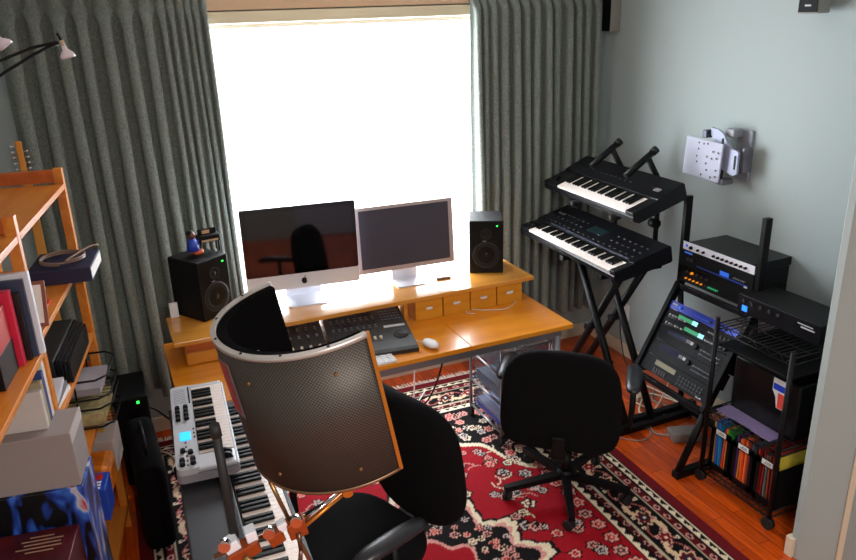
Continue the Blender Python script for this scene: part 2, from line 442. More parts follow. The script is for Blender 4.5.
    o = bpy.data.objects.new('rug_pile', me); COL.objects.link(o)
    root = thing('persian_rug', 'red and black persian rug with floral borders on the wooden floor', 'rug', (1.05, 2.27, 0), -1.5)
    o.parent = root
    f = MB()
    for sy in (1, -1):
        for k in range(230):
            x = -Wd/2+.01+k*(Wd-.02)/229; dx = random.uniform(-.012, .012); l = random.uniform(.035, .06)
            f.tube([(x, sy*(Ln/2-.002), .006), (x+dx*.4, sy*(Ln/2+l*.5), .005), (x+dx, sy*(Ln/2+l), .003)], .0038, 4)
    fo = f.build('fringe', mat('cream_wool', 'efe8dc', .9), root); fo['kind'] = 'stuff'; fo['label'] = 'cream knotted fringe'
make_rug()

# ------------------------------------------------------------------ desk
dk = thing('desk', 'long birch computer desk with raised monitor shelf under the window', 'desk', (1.08, 3.25, 0))
dk0 = Vector((1.08, 3.25, 0))
def dl(b): return (b[0]-1.08, b[1]-3.25, b[2], b[3]-1.08, b[4]-3.25, b[5])
bx('desktop', M_desk, dk, *dl((.13, 2.893, .706, 1.4675, 3.62, .73)), bev=.003)
bx('desktop', M_desk, dk, *dl((1.4685, 2.893, .706, 2.045, 3.62, .73)), bev=.003)
bx('monitor_shelf', wood('birch_shelf', 'd08a35', 'dc9a44', 0, .2, 6, coat=.4), dk, *dl((.163, 3.278, .842, 2.047, 3.62, .864)), bev=.003)
for x in (.44, 1.30):
    bx('shelf_support', M_desk2, dk, *dl((x, 3.33, .730, x+.02, 3.60, .842)))
bx('shelf_support', M_desk2, dk, *dl((2.0, 3.36, .730, 2.02, 3.60, .842)))
fr = MB()
fr.box(*dl((.20, 2.93, .655, 2.0, 2.965, .706))); fr.box(*dl((.20, 3.53, .655, 2.0, 3.565, .706)))
for x in (.20, 1.10, 1.965): fr.box(*dl((x, 2.965, .66, x+.035, 3.53, .70)))
fr.build('frame', M_grey, dk)
for x in (.22, 1.98):
    for y in (2.947, 3.547):
        MB().cyl(dk0*0+Vector((x-1.08, y-3.25, .0085)), Vector((x-1.08, y-3.25, .66)), .022).build('leg', M_grey, dk)
# small wooden boxes under the shelf
def wbox(x, label):
    t = thing('wooden_box', label, 'box', (x, 3.29, .7302), 0, 'small wooden boxes under the monitor shelf')
    bx('box_body', M_desk2, t, -.076, 0, 0, .076, .27, .111, bev=.002)
    h = MB().box(-.022, -.003, .052, .022, 0, .072, bev=.001)
    h = h.build('label_holder', M_chrome, t)
    bx('card', M_paper, h, -.017, -.0036, .056, .017, -.003, .068)
    return t
for x, l in ((1.425, 'birch storage box with metal label holder, leftmost of the four beneath the monitor shelf'),
             (1.584, 'second birch storage box from the left in the row of four under the shelf'),
             (1.743, 'third birch storage box from the left, under the right desk speaker side of the shelf'),
             (1.902, 'rightmost of the four birch storage boxes under the monitor shelf')): wbox(x, l)
t = thing('drawer_chest', 'small wooden two-drawer chest under the left end of the monitor shelf', 'drawer chest', (.32, 3.31, .7302))
bx('chest_body', M_desk2, t, -.11, 0, 0, .11, .26, .110, bev=.002)
for z0, z1 in ((.004, .062), (.066, .107)):
    d = bx('drawer', M_pined if z0 > .05 else M_desk2, t, -.107, -.008, z0, .107, 0, z1, bev=.002)
    if z0 < .05: MB().cyl((.04, -.03, .035), (.04, -.008, .035), .008).sph((.04, -.032, .035), .012).build('knob', M_chrome, d)

# ------------------------------------------------------------------ computers on the shelf
def apple(M, s):
    o = []
    for k in range(28):
        a = 2*math.pi*k/28; r = 1+.10*math.cos(2*a+math.pi)-.12*math.exp(-((a-math.pi/2)/.35)**2)-.08*math.exp(-((a-1.5*math.pi)/.3)**2)
        x, y = r*math.cos(a), r*math.sin(a)*1.02
        dd = math.hypot(x-1.25, y-.15)
        if dd < .52: x, y = 1.25+(x-1.25)/dd*.52, .15+(y-.15)/dd*.52
        o.append((x*s, y*s))
    lf = [(.05*s, 1.1*s), (.15*s, 1.45*s), (.5*s, 1.75*s), (.5*s, 1.4*s), (.3*s, 1.15*s)]
    return MB().prism(o, .0006, M).prism(lf, .0006, M)
im = thing('desktop_computer', 'all-in-one silver computer with black glossy screen on the monitor shelf, beside the left speaker', 'computer', (.845, 3.54, .8642), -7)
def rrect(w_, h_, r, n=5):
    o = []
    for cx, cy, a0 in ((w_/2-r, h_/2-r, 0), (-w_/2+r, h_/2-r, 90), (-w_/2+r, -h_/2+r, 180), (w_/2-r, -h_/2+r, 270)):
        for k in range(n+1): a = R(a0+90*k/n); o.append((cx+r*math.cos(a), cy+r*math.sin(a)))
    return o
TI = T(0, -.01, .283) @ RX(-1.5)                       # screen centre, leaning back
VV = RX(90)                                       # xy outline -> xz plane, +z -> -y
MB().prism(rrect(.569, .425, .012), .022, TI @ T(0, .022, 0) @ VV).prism(rrect(.50, .35, .02), .022, TI @ T(0, .042, 0) @ VV).build('housing', M_alu, im)
g = MB().prism(rrect(.565, .345, .010), .002, TI @ T(0, 0, .038) @ VV).build('screen_bezel', M_screen, im)
MB().prism(rrect(.52, .305, .002), .0006, TI @ T(0, -.002, .038) @ VV).build('display', mat('display_off', '08080a', .05, spec=.7), g)
apple(TI @ T(0, 0, -.176) @ VV, .0155).build('logo', M_black, im)['label'] = 'black apple emblem'
stp = [(-.095, -.10), (.095, -.10), (.095, .08), (-.095, .08)]
MB().prism(rrect(.19, .18, .012), .006, T(0, -.01, 0)).box(-.09, .07, .004, .09, .078, .19, M=ID).build('stand', M_alu, im)
cd = thing('monitor', 'aluminium-framed flat monitor with grey screen, right of the all-in-one computer', 'monitor', (1.405, 3.53, .8642), -3)
TC = T(0, 0, .257) @ RX(-4)
MB().prism(rrect(.545, .352, .008), .024, TC @ T(0, .024, 0) @ VV).build('housing', mat('monitor_aluminium', 'c2b4b4', .35, .5), cd)
MB().prism(rrect(.497, .312, .002), .0008, TC @ T(0, 0, .003) @ VV).build('display', M_screen2, cd)
MB().prism(rrect(.155, .16, .01), .006, T(0, .0, 0)).box(-.07, .045, .004, .07, .053, .12).box(-.07, .02, .115, .07, .053, .122).build('stand', M_alu, cd)

def speaker(loc, rz, label):
    t = thing('studio_speaker', label, 'speaker', loc, rz, 'studio monitor speakers on the desk shelf')
    W_, H_, D_ = .185, .298, .215
    bx('cabinet', M_black, t, -W_/2, 0, 0, W_/2, D_, H_, bev=.006, seg=3)
    for z, r in ((.105, .070), (.222, .032)):
        M0 = T(0, 0, z) @ RX(90)
        s = MB().lathe([(r, 0), (r, .004), (r*.9, .005), (r*.84, .001), (r*.80, .004), (r*.74, .002), (r*.35, -.012 if r > .05 else .001)], M0)
        c = s.build('woofer' if r > .05 else 'tweeter', M_rubber, t)
        MB().lathe([(r*.36, -.012 if r > .05 else .001), (r*.30, -.004 if r > .05 else .004), (r*.15, .002 if r > .05 else .007), (.0005, .004 if r > .05 else .008)], M0).build('dust_cap', M_blacks, c)
    ring = MB().lathe([(.075, .0005), (.075, .003), (.071, .003), (.071, .0005)], T(0, 0, .105) @ RX(90)).build('woofer_ring', M_dgrey, t)
    MB().box(.055, -.003, H_-.032, .063, 0, H_-.026).build('power_light', M_led, t)
    bx('badge', M_grey, t, -.02, -.0015, .182, .0, 0, .187)
speaker((1.842, 3.445, .8642), -27, 'black studio speaker on the right end of the monitor shelf')
speaker((.405, 3.515, .8642), 32, 'black studio speaker with toy figure on top, left end of shelf')
# toy musician and miniature piano on the left speaker
zt = .8642+.2985
t = thing('toy_figure', 'tiny toy musician in blue coat with orange feet on the left speaker', 'figurine', (.335, 3.60, zt), 30); t.scale = (1.3,)*3
MB().lathe([(.001, .045), (.014, .043), (.020, .022), (.024, .0), (.001, 0)], T(0, 0, .02)).build('coat', mat('toy_blue', '2040b0', .4), t)
MB().sph((0, 0, .078), .015).build('head', mat('toy_skin', '6a4030', .4), t)
MB().sph((-.003, .004, .088), .014, (1, 1, .7)).build('cap', M_black, t)
MB().cyl((.01, 0, .05), (.04, 0, .045), .005).build('arm', MATS['toy_blue'], t)
MB().sph((.014, -.012, .013), .014, (1.5, .9, .8)).sph((.014, .012, .013), .014, (1.5, .9, .8)).build('feet', mat('toy_orange', 'e0642a', .4), t)
t = thing('miniature_piano', 'miniature black toy piano with tan keys beside the blue toy musician', 'figurine', (.415, 3.635, zt), 10); t.scale = (1.15,)*3
bx('piano_body', M_black, t, -.045, -.02, .045, .045, .03, .075, bev=.003)
bx('music_rest', M_black, t, -.04, .01, .075, .04, .016, .098, bev=.002)
bx('sheet', mat('tan_sheet', 'c8a07a', .6), t, -.022, .007, .078, .010, .0098, .092)
bx('keys', mat('tan_keys', 'c0a080', .5), t, -.035, -.024, .050, .035, -.0202, .058)
for x in (-.038, .038):
    for y in (-.014, .022): MB().cyl((x, y, 0), (x, y, .046), .004, n=8).build('leg', M_black, t)
# remote, mouse, keyboard, cable
t = thing('remote_control', 'small wooden-brown remote lying on the shelf between monitor and speaker', 'remote', (1.595, 3.475, .8642), -5)
bx('remote_body', mat('remote_brown', '8a6248', .4), t, -.04, -.011, 0, .04, .011, .012, bev=.003)
bx('remote_button', M_black, t, -.01, -.005, .012, .003, .005, .0135, bev=.0005)
t = thing('computer_mouse', 'white rounded mouse on the desktop right of the mixing console', 'mouse', (1.29, 2.975, .7302), 12)
MB().sph((0, 0, .0195), .03, (1, 1.75, .62), n=24).box(-.001, .02, .033, .001, .04, .0355).build('mouse_body', M_white, t)
ck = thing('computer_keyboard', 'white computer keyboard at the front edge of the desk, partly behind the filter', 'keyboard', (.875, 2.955, .7302), 0)
bx('key_tray', M_alu, ck, -.215, -.055, 0, .215, .055, .007, bev=.003)
kk = None
for j in range(5):
    for i in range(14):
        x, y = -.200+i*.0308, -.043+j*.0215
        if kk is None: kk = bx('key', M_white, ck, -.0138, -.0092, .0071, .0138, .0092, .011, bev=.001); kk.location = (x, y, 0)
        else: cp(kk, ck, (x, y, 0))
def cable(name, pts, r, m, label, cat='cable', n=10, group=None):
    P = [Vector(p) for p in pts]; out = []
    for i in range(len(P)-1):
        a, b, c, d = P[max(i-1, 0)], P[i], P[i+1], P[min(i+2, len(P)-1)]
        for k in range(n):
            t_ = k/n
            out.append(.5*((2*b)+(-a+c)*t_+(2*a-5*b+4*c-d)*t_*t_+(-a+3*b-3*c+d)*t_**3))
    out.append(P[-1])
    o = MB().tube(out, r, 6).build(name, m)
    if label: tag(o, label, cat, group)
    return o
M_wcab = mat('white_cable', 'd8ccb8', .5)
cable('audio_cable', [(1.99, 3.36, .734), (1.93, 3.28, .734), (1.84, 3.22, .734), (1.74, 3.25, .734), (1.66, 3.30, .734), (1.63, 3.27, .734), (1.66, 3.235, .734)], .003, M_wcab, 'thin pale cable lying on the right half of the desktop')
cable('mouse_cable', [(1.283, 3.03, .734), (1.25, 3.07, .734), (1.19, 3.09, .734), (1.24, 3.13, .734), (1.22, 3.40, .734)], .0018, M_white, 'thin white cord running from the white mouse past the mixing console')

# ------------------------------------------------------------------ mixing consoles
def console(loc, rz, W_, D_, nch, label, jog):
    t = thing('mixing_console', label, 'mixing console', loc, rz, 'control consoles under the monitor shelf')
    z0, z1 = .038, .082
    pr = [(0, 0), (D_, 0), (D_, z1), (.10, z0), (.02, z0-.010), (0, .020)]
    MB().prism(pr, W_, T(-W_/2, 0, 0) @ Matrix(((0, 0, 1, 0), (1, 0, 0, 0), (0, 1, 0, 0), (0, 0, 0, 1)))).build('console_body', mat('console_grey', '1b1b20', .45), t)
    sl = math.atan2(z1-z0, D_-.10)
    MS = T(0, .10, z0) @ Matrix.Rotation(sl, 4, 'X')
    LL = (D_-.10)/math.cos(sl)
    fw_ = W_-.03 if not jog else W_*.60
    x0 = -W_/2+.02
    bx('meter_panel', M_black, t, x0, LL*.80, 0, x0+fw_, LL*.97, .0015, M=MS)
    kn0 = bt0 = fd0 = sl0 = None
    for i in range(nch):
        x = x0+(i+.5)*fw_/nch
        for j, yy in enumerate((.74, .50)):
            p = MS @ Vector((x, LL*yy, 0))
            if kn0 is None: kn0 = MB().cyl((0, 0, 0), (0, 0, .012), .0065, .0055, n=12).build('knob', M_dgrey, t)
            else: kn0 = cp(kn0, t)
            kn0.location = p; kn0.rotation_euler = (sl, 0, 0)
        for j, yy in enumerate((.66, .60, .42, .37)):
            if bt0 is None: bt0 = MB().box(-.006, -.003, 0, .006, .003, .003, bev=.0006).build('button', mat('button_grey', '6a6a72', .4), t)
            else: bt0 = cp(bt0, t)
            bt0.location = MS @ Vector((x, LL*yy, 0)); bt0.rotation_euler = (sl, 0, 0)
        if fd0 is None:
            fd0 = MB().box(-.006, -.011, .0, .006, .011, .012, bev=.002).build('fader_cap', mat('fader_cream', 'cfc0ac', .4), t)
            sl0 = MB().box(-.0012, -.05, 0, .0012, .05, .0006).build('fader_slot', M_black, t)
        else: fd0 = cp(fd0, t); sl0 = cp(sl0, t)
        fd0.location = MS @ Vector((x, LL*(.05), 0)); fd0.rotation_euler = (sl, 0, 0)
        sl0.location = MS @ Vector((x, LL*.18, .0003)); sl0.rotation_euler = (sl, 0, 0)
    if jog:
        xj = x0+fw_+.02; wj = W_/2-.015-xj
        for r_i in range(6):
            for c_i in range(6):
                bt0 = cp(bt0, t); bt0.location = MS @ Vector((xj+(c_i+.5)*wj/6, LL*(.9-.075*r_i), 0)); bt0.rotation_euler = (sl, 0, 0)
        bx('transport_strip', M_silver, t, xj, LL*.30, 0, xj+wj, LL*.35, .004, bev=.001, M=MS)
        p = MS @ Vector((xj+wj*.62, LL*.10, 0))
        MB().lathe([(.038, 0), (.038, .004), (.034, .006), (.030, .003), (.001, .004)], T(*p) @ Matrix.Rotation(sl, 4, 'X')).build('jog_wheel', M_blacks, t)
    return t
console((1.025, 2.985, .7302), -8, .40, .46, 8, 'dark grey control console with jog wheel, front right under the monitor shelf', True)
console((.628, 3.045, .7302), -8, .37, .41, 8, 'dark grey fader console to the left of the one with the jog wheel', False)

# ------------------------------------------------------------------ piano-style keys
def add_keys(t, n, start, x0, y0, z, wl=.14, kw=.0235, kh=.018):
    """white keys from x0 to the right, fronts at y0, pattern start index 0=C"""
    blk = {0, 1, 3, 4, 5}
    wk = bk = None
    for i in range(n):
        if wk is None: wk = MB().box(.0006, 0, 0, kw-.0006, wl, kh, bev=.001, seg=1).build('white_key', M_key, t)
        else: wk = cp(wk, t)
        wk.location = (x0+i*kw, y0, z)
        if (start+i) % 7 in blk and i < n-1:
            if bk is None: bk = MB().box(-.0072, wl*.36, kh, .0072, wl, kh+.011, bev=.002, seg=1).build('black_key', M_bkey, t)
            else: bk = cp(bk, t)
            bk.location = (x0+(i+1)*kw, y0, z)
# --- small white controller keyboard on the piano
t = thing('midi_keyboard', 'small white controller keyboard with blue display, lying on top of the stage piano', 'keyboard', (.287, 2.585, .778), 86)
W_ = .635; D_ = .208
MB().prism(rrect(W_, D_, .025), .030, T(0, D_/2, 0)).build('keyboard_base', mat('warm_grey_plastic', '8e8a90', .4), t)
b = MB()
b.prism(rrect(W_-.004, .078, .022), .022, T(0, D_-.041, .030)); b.box(-W_/2+.002, .010, .030, -W_/2+.092, D_-.07, .048, bev=.006); b.box(W_/2-.027, .010, .030, W_/2-.002, D_-.07, .050, bev=.004)
b.box(-W_/2+.002, .001, .030, W_/2-.002, .010, .040, bev=.002)
b.build('keyboard_top', M_silver, t)
add_keys(t, 22, 0, -W_/2+.093, .011, .031, .115, .0234)
MB().box(-.125, .148, .052, -.065, .186, .054, bev=.001).build('lcd', M_lcd, t)
k0 = None
for x, y in [(-.285, .150), (-.285, .185), (-.26, .150), (-.26, .185), (-.215, .155), (-.20, .18), (.03, .155), (.06, .155), (.09, .155), (.12, .155), (.03, .185), (.06, .185), (.09, .185), (.12, .185)]:
    if k0 is None: k0 = MB().cyl((0, 0, 0), (0, 0, .013), .010, .008, n=12).build('knob', M_black, t)
    else: k0 = cp(k0, t)
    k0.location = (x, y, .052)
for k in range(9):
    k0 = (MB().box(-.005, -.003, 0, .005, .003, .002).build('button', M_dgrey, t) if k == 0 else cp(k0, t)); k0.location = (-.29+.03*k, .136 if k > 5 else .168, .052)
for k in range(9):
    s = MB().box(.165+k*.014, .15, .052, .169+k*.014, .195, .053).build('fader_slot', mat('slot_grey', '9a9ca4', .5), t) if k == 0 else cp(s, t, (k*.014, 0, 0))
bx('end_strip', M_black, t, .155, .135, .052, .295, .141, .0535)
for x in (-.29, -.262):
    MB().cyl((x, .040, .046), (x+.017, .040, .046), .021, n=20).build('wheel', M_black, t)
# --- stage piano
sp = thing('stage_piano', 'long dark grey digital stage piano with full keyboard, left of the front office chair', 'digital piano', (.392, 2.145, .62), 88)
W_ = 1.44; D_ = .335
M_pg = mat('piano_grey', '2e2e34', .5)
b = MB(); b.box(-W_/2, 0, 0, W_/2, D_, .085, bev=.006); b.box(-W_/2, .17, .085, W_/2, D_, .135, bev=.006)
b.box(-W_/2, .0, .085, -W_/2+.05, .17, .118, bev=.003); b.box(W_/2-.05, .0, .085, W_/2, .17, .118, bev=.003)
b.build('piano_body', M_pg, sp)
bx('key_slip', M_dgrey, sp, -W_/2+.05, -.001, .085, W_/2-.05, .012, .100, bev=.002)
add_keys(sp, 57, 5, -W_/2+.05, .014, .087, .148, .02345, .020)
bx('control_strip', M_blacks, sp, -W_/2+.06, .175, .135, W_/2-.06, .215, .1365)
for k in range(14):
    x = -.44+k*.03
    s_ = (bx('blue_light', mat('blue_led', '2050c0', .4, emit=('3070ff', .6)), sp, -.008, .183, .1366, .008, .189, .139) if k == 0 else s_)
    if k in (0,): s_.location = (-.05, 0, 0)
for k in range(6): cp(s_, sp, (-.05+.018*(k+1), 0, 0))
s_ = bx('red_button', mat('red_led', 'd04850', .4, emit=('ff4050', .4)), sp, -.005, .192, .1366, .005, .200, .140); s_.location = (-.09, 0, 0)
for x in (-.12, -.25): cp(s_, sp, (x, 0, 0))
ps = thing('piano_stand', 'black metal stand carrying the stage piano', 'stand', (.22, 2.145, .009), 0)
for y in (-.5, .5):
    MB().box(-.15, y-.02, 0, .15, y+.02, .03, bev=.004).box(-.02, y-.02, .03, .02, y+.02, .58).box(-.16, y-.02, .58, .16, y+.02, .610, bev=.004).build('side_frame', M_blackm, ps)
bx('cross_bar', M_blackm, ps, -.015, -.48, .28, .015, .48, .32)

# ------------------------------------------------------------------ reflection filter
FW, FD, FH, FE = .4211, .2026, .3097, .9523
rv = Vector((0.1036, -0.1506, -1.3482)); FR = Matrix.Rotation(rv.length, 4, rv.normalized()); FT = Matrix.Translation((0.3434, 1.3927, 1.6905)) @ FR
rf = bpy.data.objects.new('reflection_filter', None); COL.objects.link(rf); rf.matrix_world = FT
tag(rf, 'large curved perforated metal vocal reflection filter with black foam inside, in the foreground', 'acoustic filter')
def fc(t_, off=0.):
    ct, s_ = math.cos(t_), math.sin(t_)
    e = FE
    f = lambda q: math.copysign(abs(q)**e, q)
    a, b_ = FW/2+off, FD+off
    return a*f(ct), -b_*f(s_)
def shell_mat():
    m = mat('perforated_metal', '3d3834', .5, .2)
    nt = m.node_tree; b = nt.nodes['Principled BSDF']; L = nt.links.new
    uv = nt.nodes.new('ShaderNodeUVMap'); mp = nt.nodes.new('ShaderNodeMapping'); L(uv.outputs[0], mp.inputs['Vector'])
    mp.inputs['Rotation'].default_value = (0, 0, R(45)); mp.inputs['Scale'].default_value = (195, 195, 1)
    fr_ = nt.nodes.new('ShaderNodeVectorMath'); fr_.operation = 'FRACTION'; L(mp.outputs['Vector'], fr_.inputs[0])
    sb = nt.nodes.new('ShaderNodeVectorMath'); sb.operation = 'SUBTRACT'; sb.inputs[1].default_value = (.5, .5, 0); L(fr_.outputs[0], sb.inputs[0])
    ln = nt.nodes.new('ShaderNodeVectorMath'); ln.operation = 'LENGTH'; L(sb.outputs[0], ln.inputs[0])
    r = nt.nodes.new('ShaderNodeValToRGB'); r.color_ramp.elements[0].position = .36; r.color_ramp.elements[1].position = .46
    r.color_ramp.elements[0].color = (.004, .004, .004, 1); r.color_ramp.elements[1].color = (*lin('51473f'), 1)
    L(ln.outputs['Value'], r.inputs['Fac']); L(r.outputs['Color'], b.inputs['Base Color'])
    r2 = nt.nodes.new('ShaderNodeValToRGB'); r2.color_ramp.elements[0].position = .30; r2.color_ramp.elements[1].position = .42
    r2.color_ramp.elements[0].color = (0, 0, 0, 1); r2.color_ramp.elements[1].color = (.35, .35, .35, 1); L(ln.outputs['Value'], r2.inputs['Fac']); L(r2.outputs['Color'], b.inputs['Metallic'])
    bp = nt.nodes.new('ShaderNodeBump'); bp.inputs['Strength'].default_value = .6; bp.inputs['Distance'].default_value = .001
    L(r2.outputs['Color'], bp.inputs['Height']); L(bp.outputs['Normal'], b.inputs['Normal'])
    return m
def shell(name, off0, off1, z0, z1, m, parent, uvs=False):
    N = 72; bm = bmesh.new(); uvl = bm.loops.layers.uv.new('UVMap')
    A = []
    s_ = 0; prev = None
    for i in range(N+1):
        t_ = math.pi*i/N
        p, q = fc(t_, off0), fc(t_, off1)
        if prev: s_ += math.hypot(p[0]-prev[0], p[1]-prev[1])
        prev = p
        A.append((s_, [bm.verts.new((p[0], p[1], z0)), bm.verts.new((p[0], p[1], z1)), bm.verts.new((q[0], q[1], z1)), bm.verts.new((q[0], q[1], z0))]))
    for (s0, a), (s1, b_) in zip(A, A[1:]):
        for k in range(4):
            f = bm.faces.new((a[k], a[(k+1) % 4], b_[(k+1) % 4], b_[k])); f.smooth = k in (0, 2)
            for lp in f.loops:
                v = lp.vert; lp[uvl].uv = (s0 if v in a else s1, v.co.z)
    bm.faces.new(A[0][1][::-1]); bm.faces.new(A[-1][1])
    bmesh.ops.recalc_face_normals(bm, faces=bm.faces[:])
    me = bpy.data.meshes.new(name); bm.to_mesh(me); bm.free(); me.materials.append(m)
    o = bpy.data.objects.new(name, me); COL.objects.link(o); o.parent = parent
    return o
shell('perforated_shell', 0, -.003, -FH+.004, -.004, shell_mat(), rf)
shell('acoustic_foam', -.0035, -.030, -FH+.006, -.006, M_foam, rf)
shell('top_rim', .002, -.0085, -.0095, .0, mat('rim_metal', 'b4b0ac', .35, .5), rf)['label'] = 'silver metal rim'
shell('bottom_rim', .0015, -.0095, -FH, -FH+.006, mat('rim_dark', '7a5a40', .4, .5), rf)
for sx, m_ in ((1, mat('edge_gold_lit', 'c47a2c', .35, .7)), (-1, M_alu)):  # right edge: metal strip with its warm reflection painted in as gold
    bx('side_edge', m_, rf, sx*(FW/2)-(.0035 if sx > 0 else -.001), -.002, -FH, sx*(FW/2)+(.001 if sx > 0 else .0035), .006, 0)
rv0 = None
for ta in (.35, .8, 1.25, 1.75, 2.25, 2.8):
    x, y = fc(ta, -.004)
    q = MB().cyl((0, 0, 0), (0, 0, .0022), .0028, n=8).build('rim_screw', M_black, rf) if rv0 is None else cp(rv0, rf); rv0 = q
    q.location = (x, y, -.0002)
for ta, z in ((.348, -.055), (1.231, -.060), (.361, -.266), (1.206, -.268)):
    x, y = fc(ta, 0); x1, y1 = fc(ta, .005)
    MB().cyl((x, y, z), (x1, y1, z), .0033, n=10).build('bolt', mat('brass', '8a6a40', .4, .7), rf)
MB().cyl((fc(2.6, -.031)[0], fc(2.6, -.031)[1], -.12), (fc(2.6, -.036)[0], fc(2.6, -.036)[1], -.12), .006, n=10).build('bolt', M_chrome, rf)
# red badge on the shell: three red panels in a grey frame
def patch(name, t0, t1, z0, z1, off, m):
    return MB().grid(lambda u, v: (*fc(t0+(t1-t0)*u, off+.0018), z0+(z1-z0)*v), 6, 2).build(name, m, rf)
bd = patch('badge', 1.50, 1.84, -.160, -.036, 0, mat('badge_grey', '8c7c7a', .4))
for k in range(3):
    bk_ = patch('badge_panel', 1.55, 1.79, -.150+k*.038, -.117+k*.038, .0012, mat('badge_red', 'b42422', .4)); bk_.parent = bd

# clamp hardware and the mic stand that carries it
ms = thing('microphone_stand', 'slim black microphone stand rising beside the small white keyboard, carrying the filter clamp', 'microphone stand', (.120, 1.245, .009))
MB().cyl((0, 0, .02), (-.004, 0, 1.30), .0095).cyl((-.004, 0, 1.30), (-.0105, 0, 1.525), .0085).build('pole', M_rubber, ms)
MB().cyl((-.010, 0, 1.520), (-.0115, 0, 1.545), .0105, .0095).build('thread_cap', M_rubber, ms)
for a in (20, 140, 260):
    MB().cyl((0, 0, .10), (.26*math.cos(R(a)), .26*math.sin(R(a)), .012), .008).build('leg', M_blackm, ms)
MB().cyl((0, 0, .0), (0, 0, .14), .02).build('hub', M_blackm, ms)
cl = thing('filter_clamp', 'orange and chrome clamp bracket holding the reflection filter to its stand', 'clamp', (.124, 1.23, 1.285))
o3 = Vector((.124, 1.25, 1.285))
def L3(x, z, y=0): return Vector((x-.124, y, z-1.285))
def block(name, xa, za, xb, zb, h, d, m, y=-.005):
    p, q = Vector((xa-.124, y, za-1.285)), Vector((xb-.124, y, zb-1.285)); dv = q-p; a = math.atan2(dv.z, dv.x)
    return bx(name, m, cl, -dv.length/2, -d/2, -h/2, dv.length/2, d/2, h/2, bev=.002, M=Matrix.Translation((p+q)/2) @ Matrix.Rotation(-a, 4, 'Y'))
b1 = block('clamp_block', .097, 1.276, .156, 1.294, .026, .034, M_copper, -.006)
block('clamp_jaw', .093, 1.298, .120, 1.308, .022, .03, M_alu, .0)
block('clamp_jaw', .134, 1.312, .155, 1.315, .022, .03, M_alu, .0)
block('clamp_block', .176, 1.290, .204, 1.300, .026, .028, M_copper)
block('clamp_block', .214, 1.300, .250, 1.306, .036, .030, M_copper)
block('clamp_jaw', .196, 1.312, .214, 1.318, .018, .02, M_alu)
MB().cyl(L3(.073, 1.280, .006), L3(.18, 1.296, .006), .0045).cyl(L3(.18, 1.296, .006), L3(.255, 1.312, .006), .0045).build('horizontal_rod', mat('rod_brass', '805a38', .3, .8), cl)
for n_, (x, z) in enumerate(((.091, 1.314), (.175, 1.314), (.229, 1.322))):
    MB().cyl(L3(x, z, -.022), L3(x+.004, z, -.008), .0115, n=18).build('thumb_knob', M_chrome, cl)
MB().cyl(L3(.193, 1.415, .0), L3(.221, 1.316, .0), .0042).cyl(L3(.221, 1.316, .0), L3(.275, 1.130, .0), .0042).build('vertical_rod', MATS['rod_brass'], cl)
MB().cyl(L3(.232, 1.300, -.022), L3(.232, 1.262, -.026), .0055, .004).cyl(L3(.232, 1.262, -.026), L3(.226, 1.215, -.026), .004, .0055).build('lever', mat('lever_dark', '5c3a28', .3, .6), cl)
MB().cyl(L3(.125, 1.285, -.026), L3(.160, 1.235, -.03), .006, .0045).build('lever', MATS['brass'], cl)
for dz in (0, .014):
    MB().cyl(L3(.245, 1.290+dz, .0), L3(.350, 1.325+dz*.8, .03), .0038).build('support_rod', MATS['edge_gold_lit'] if dz == 0 else M_chrome, cl)
MB().cyl(L3(.346, 1.330, .012), L3(.352, 1.336, .04), .011, n=18).build('thumb_knob', MATS['edge_gold_lit'], cl)

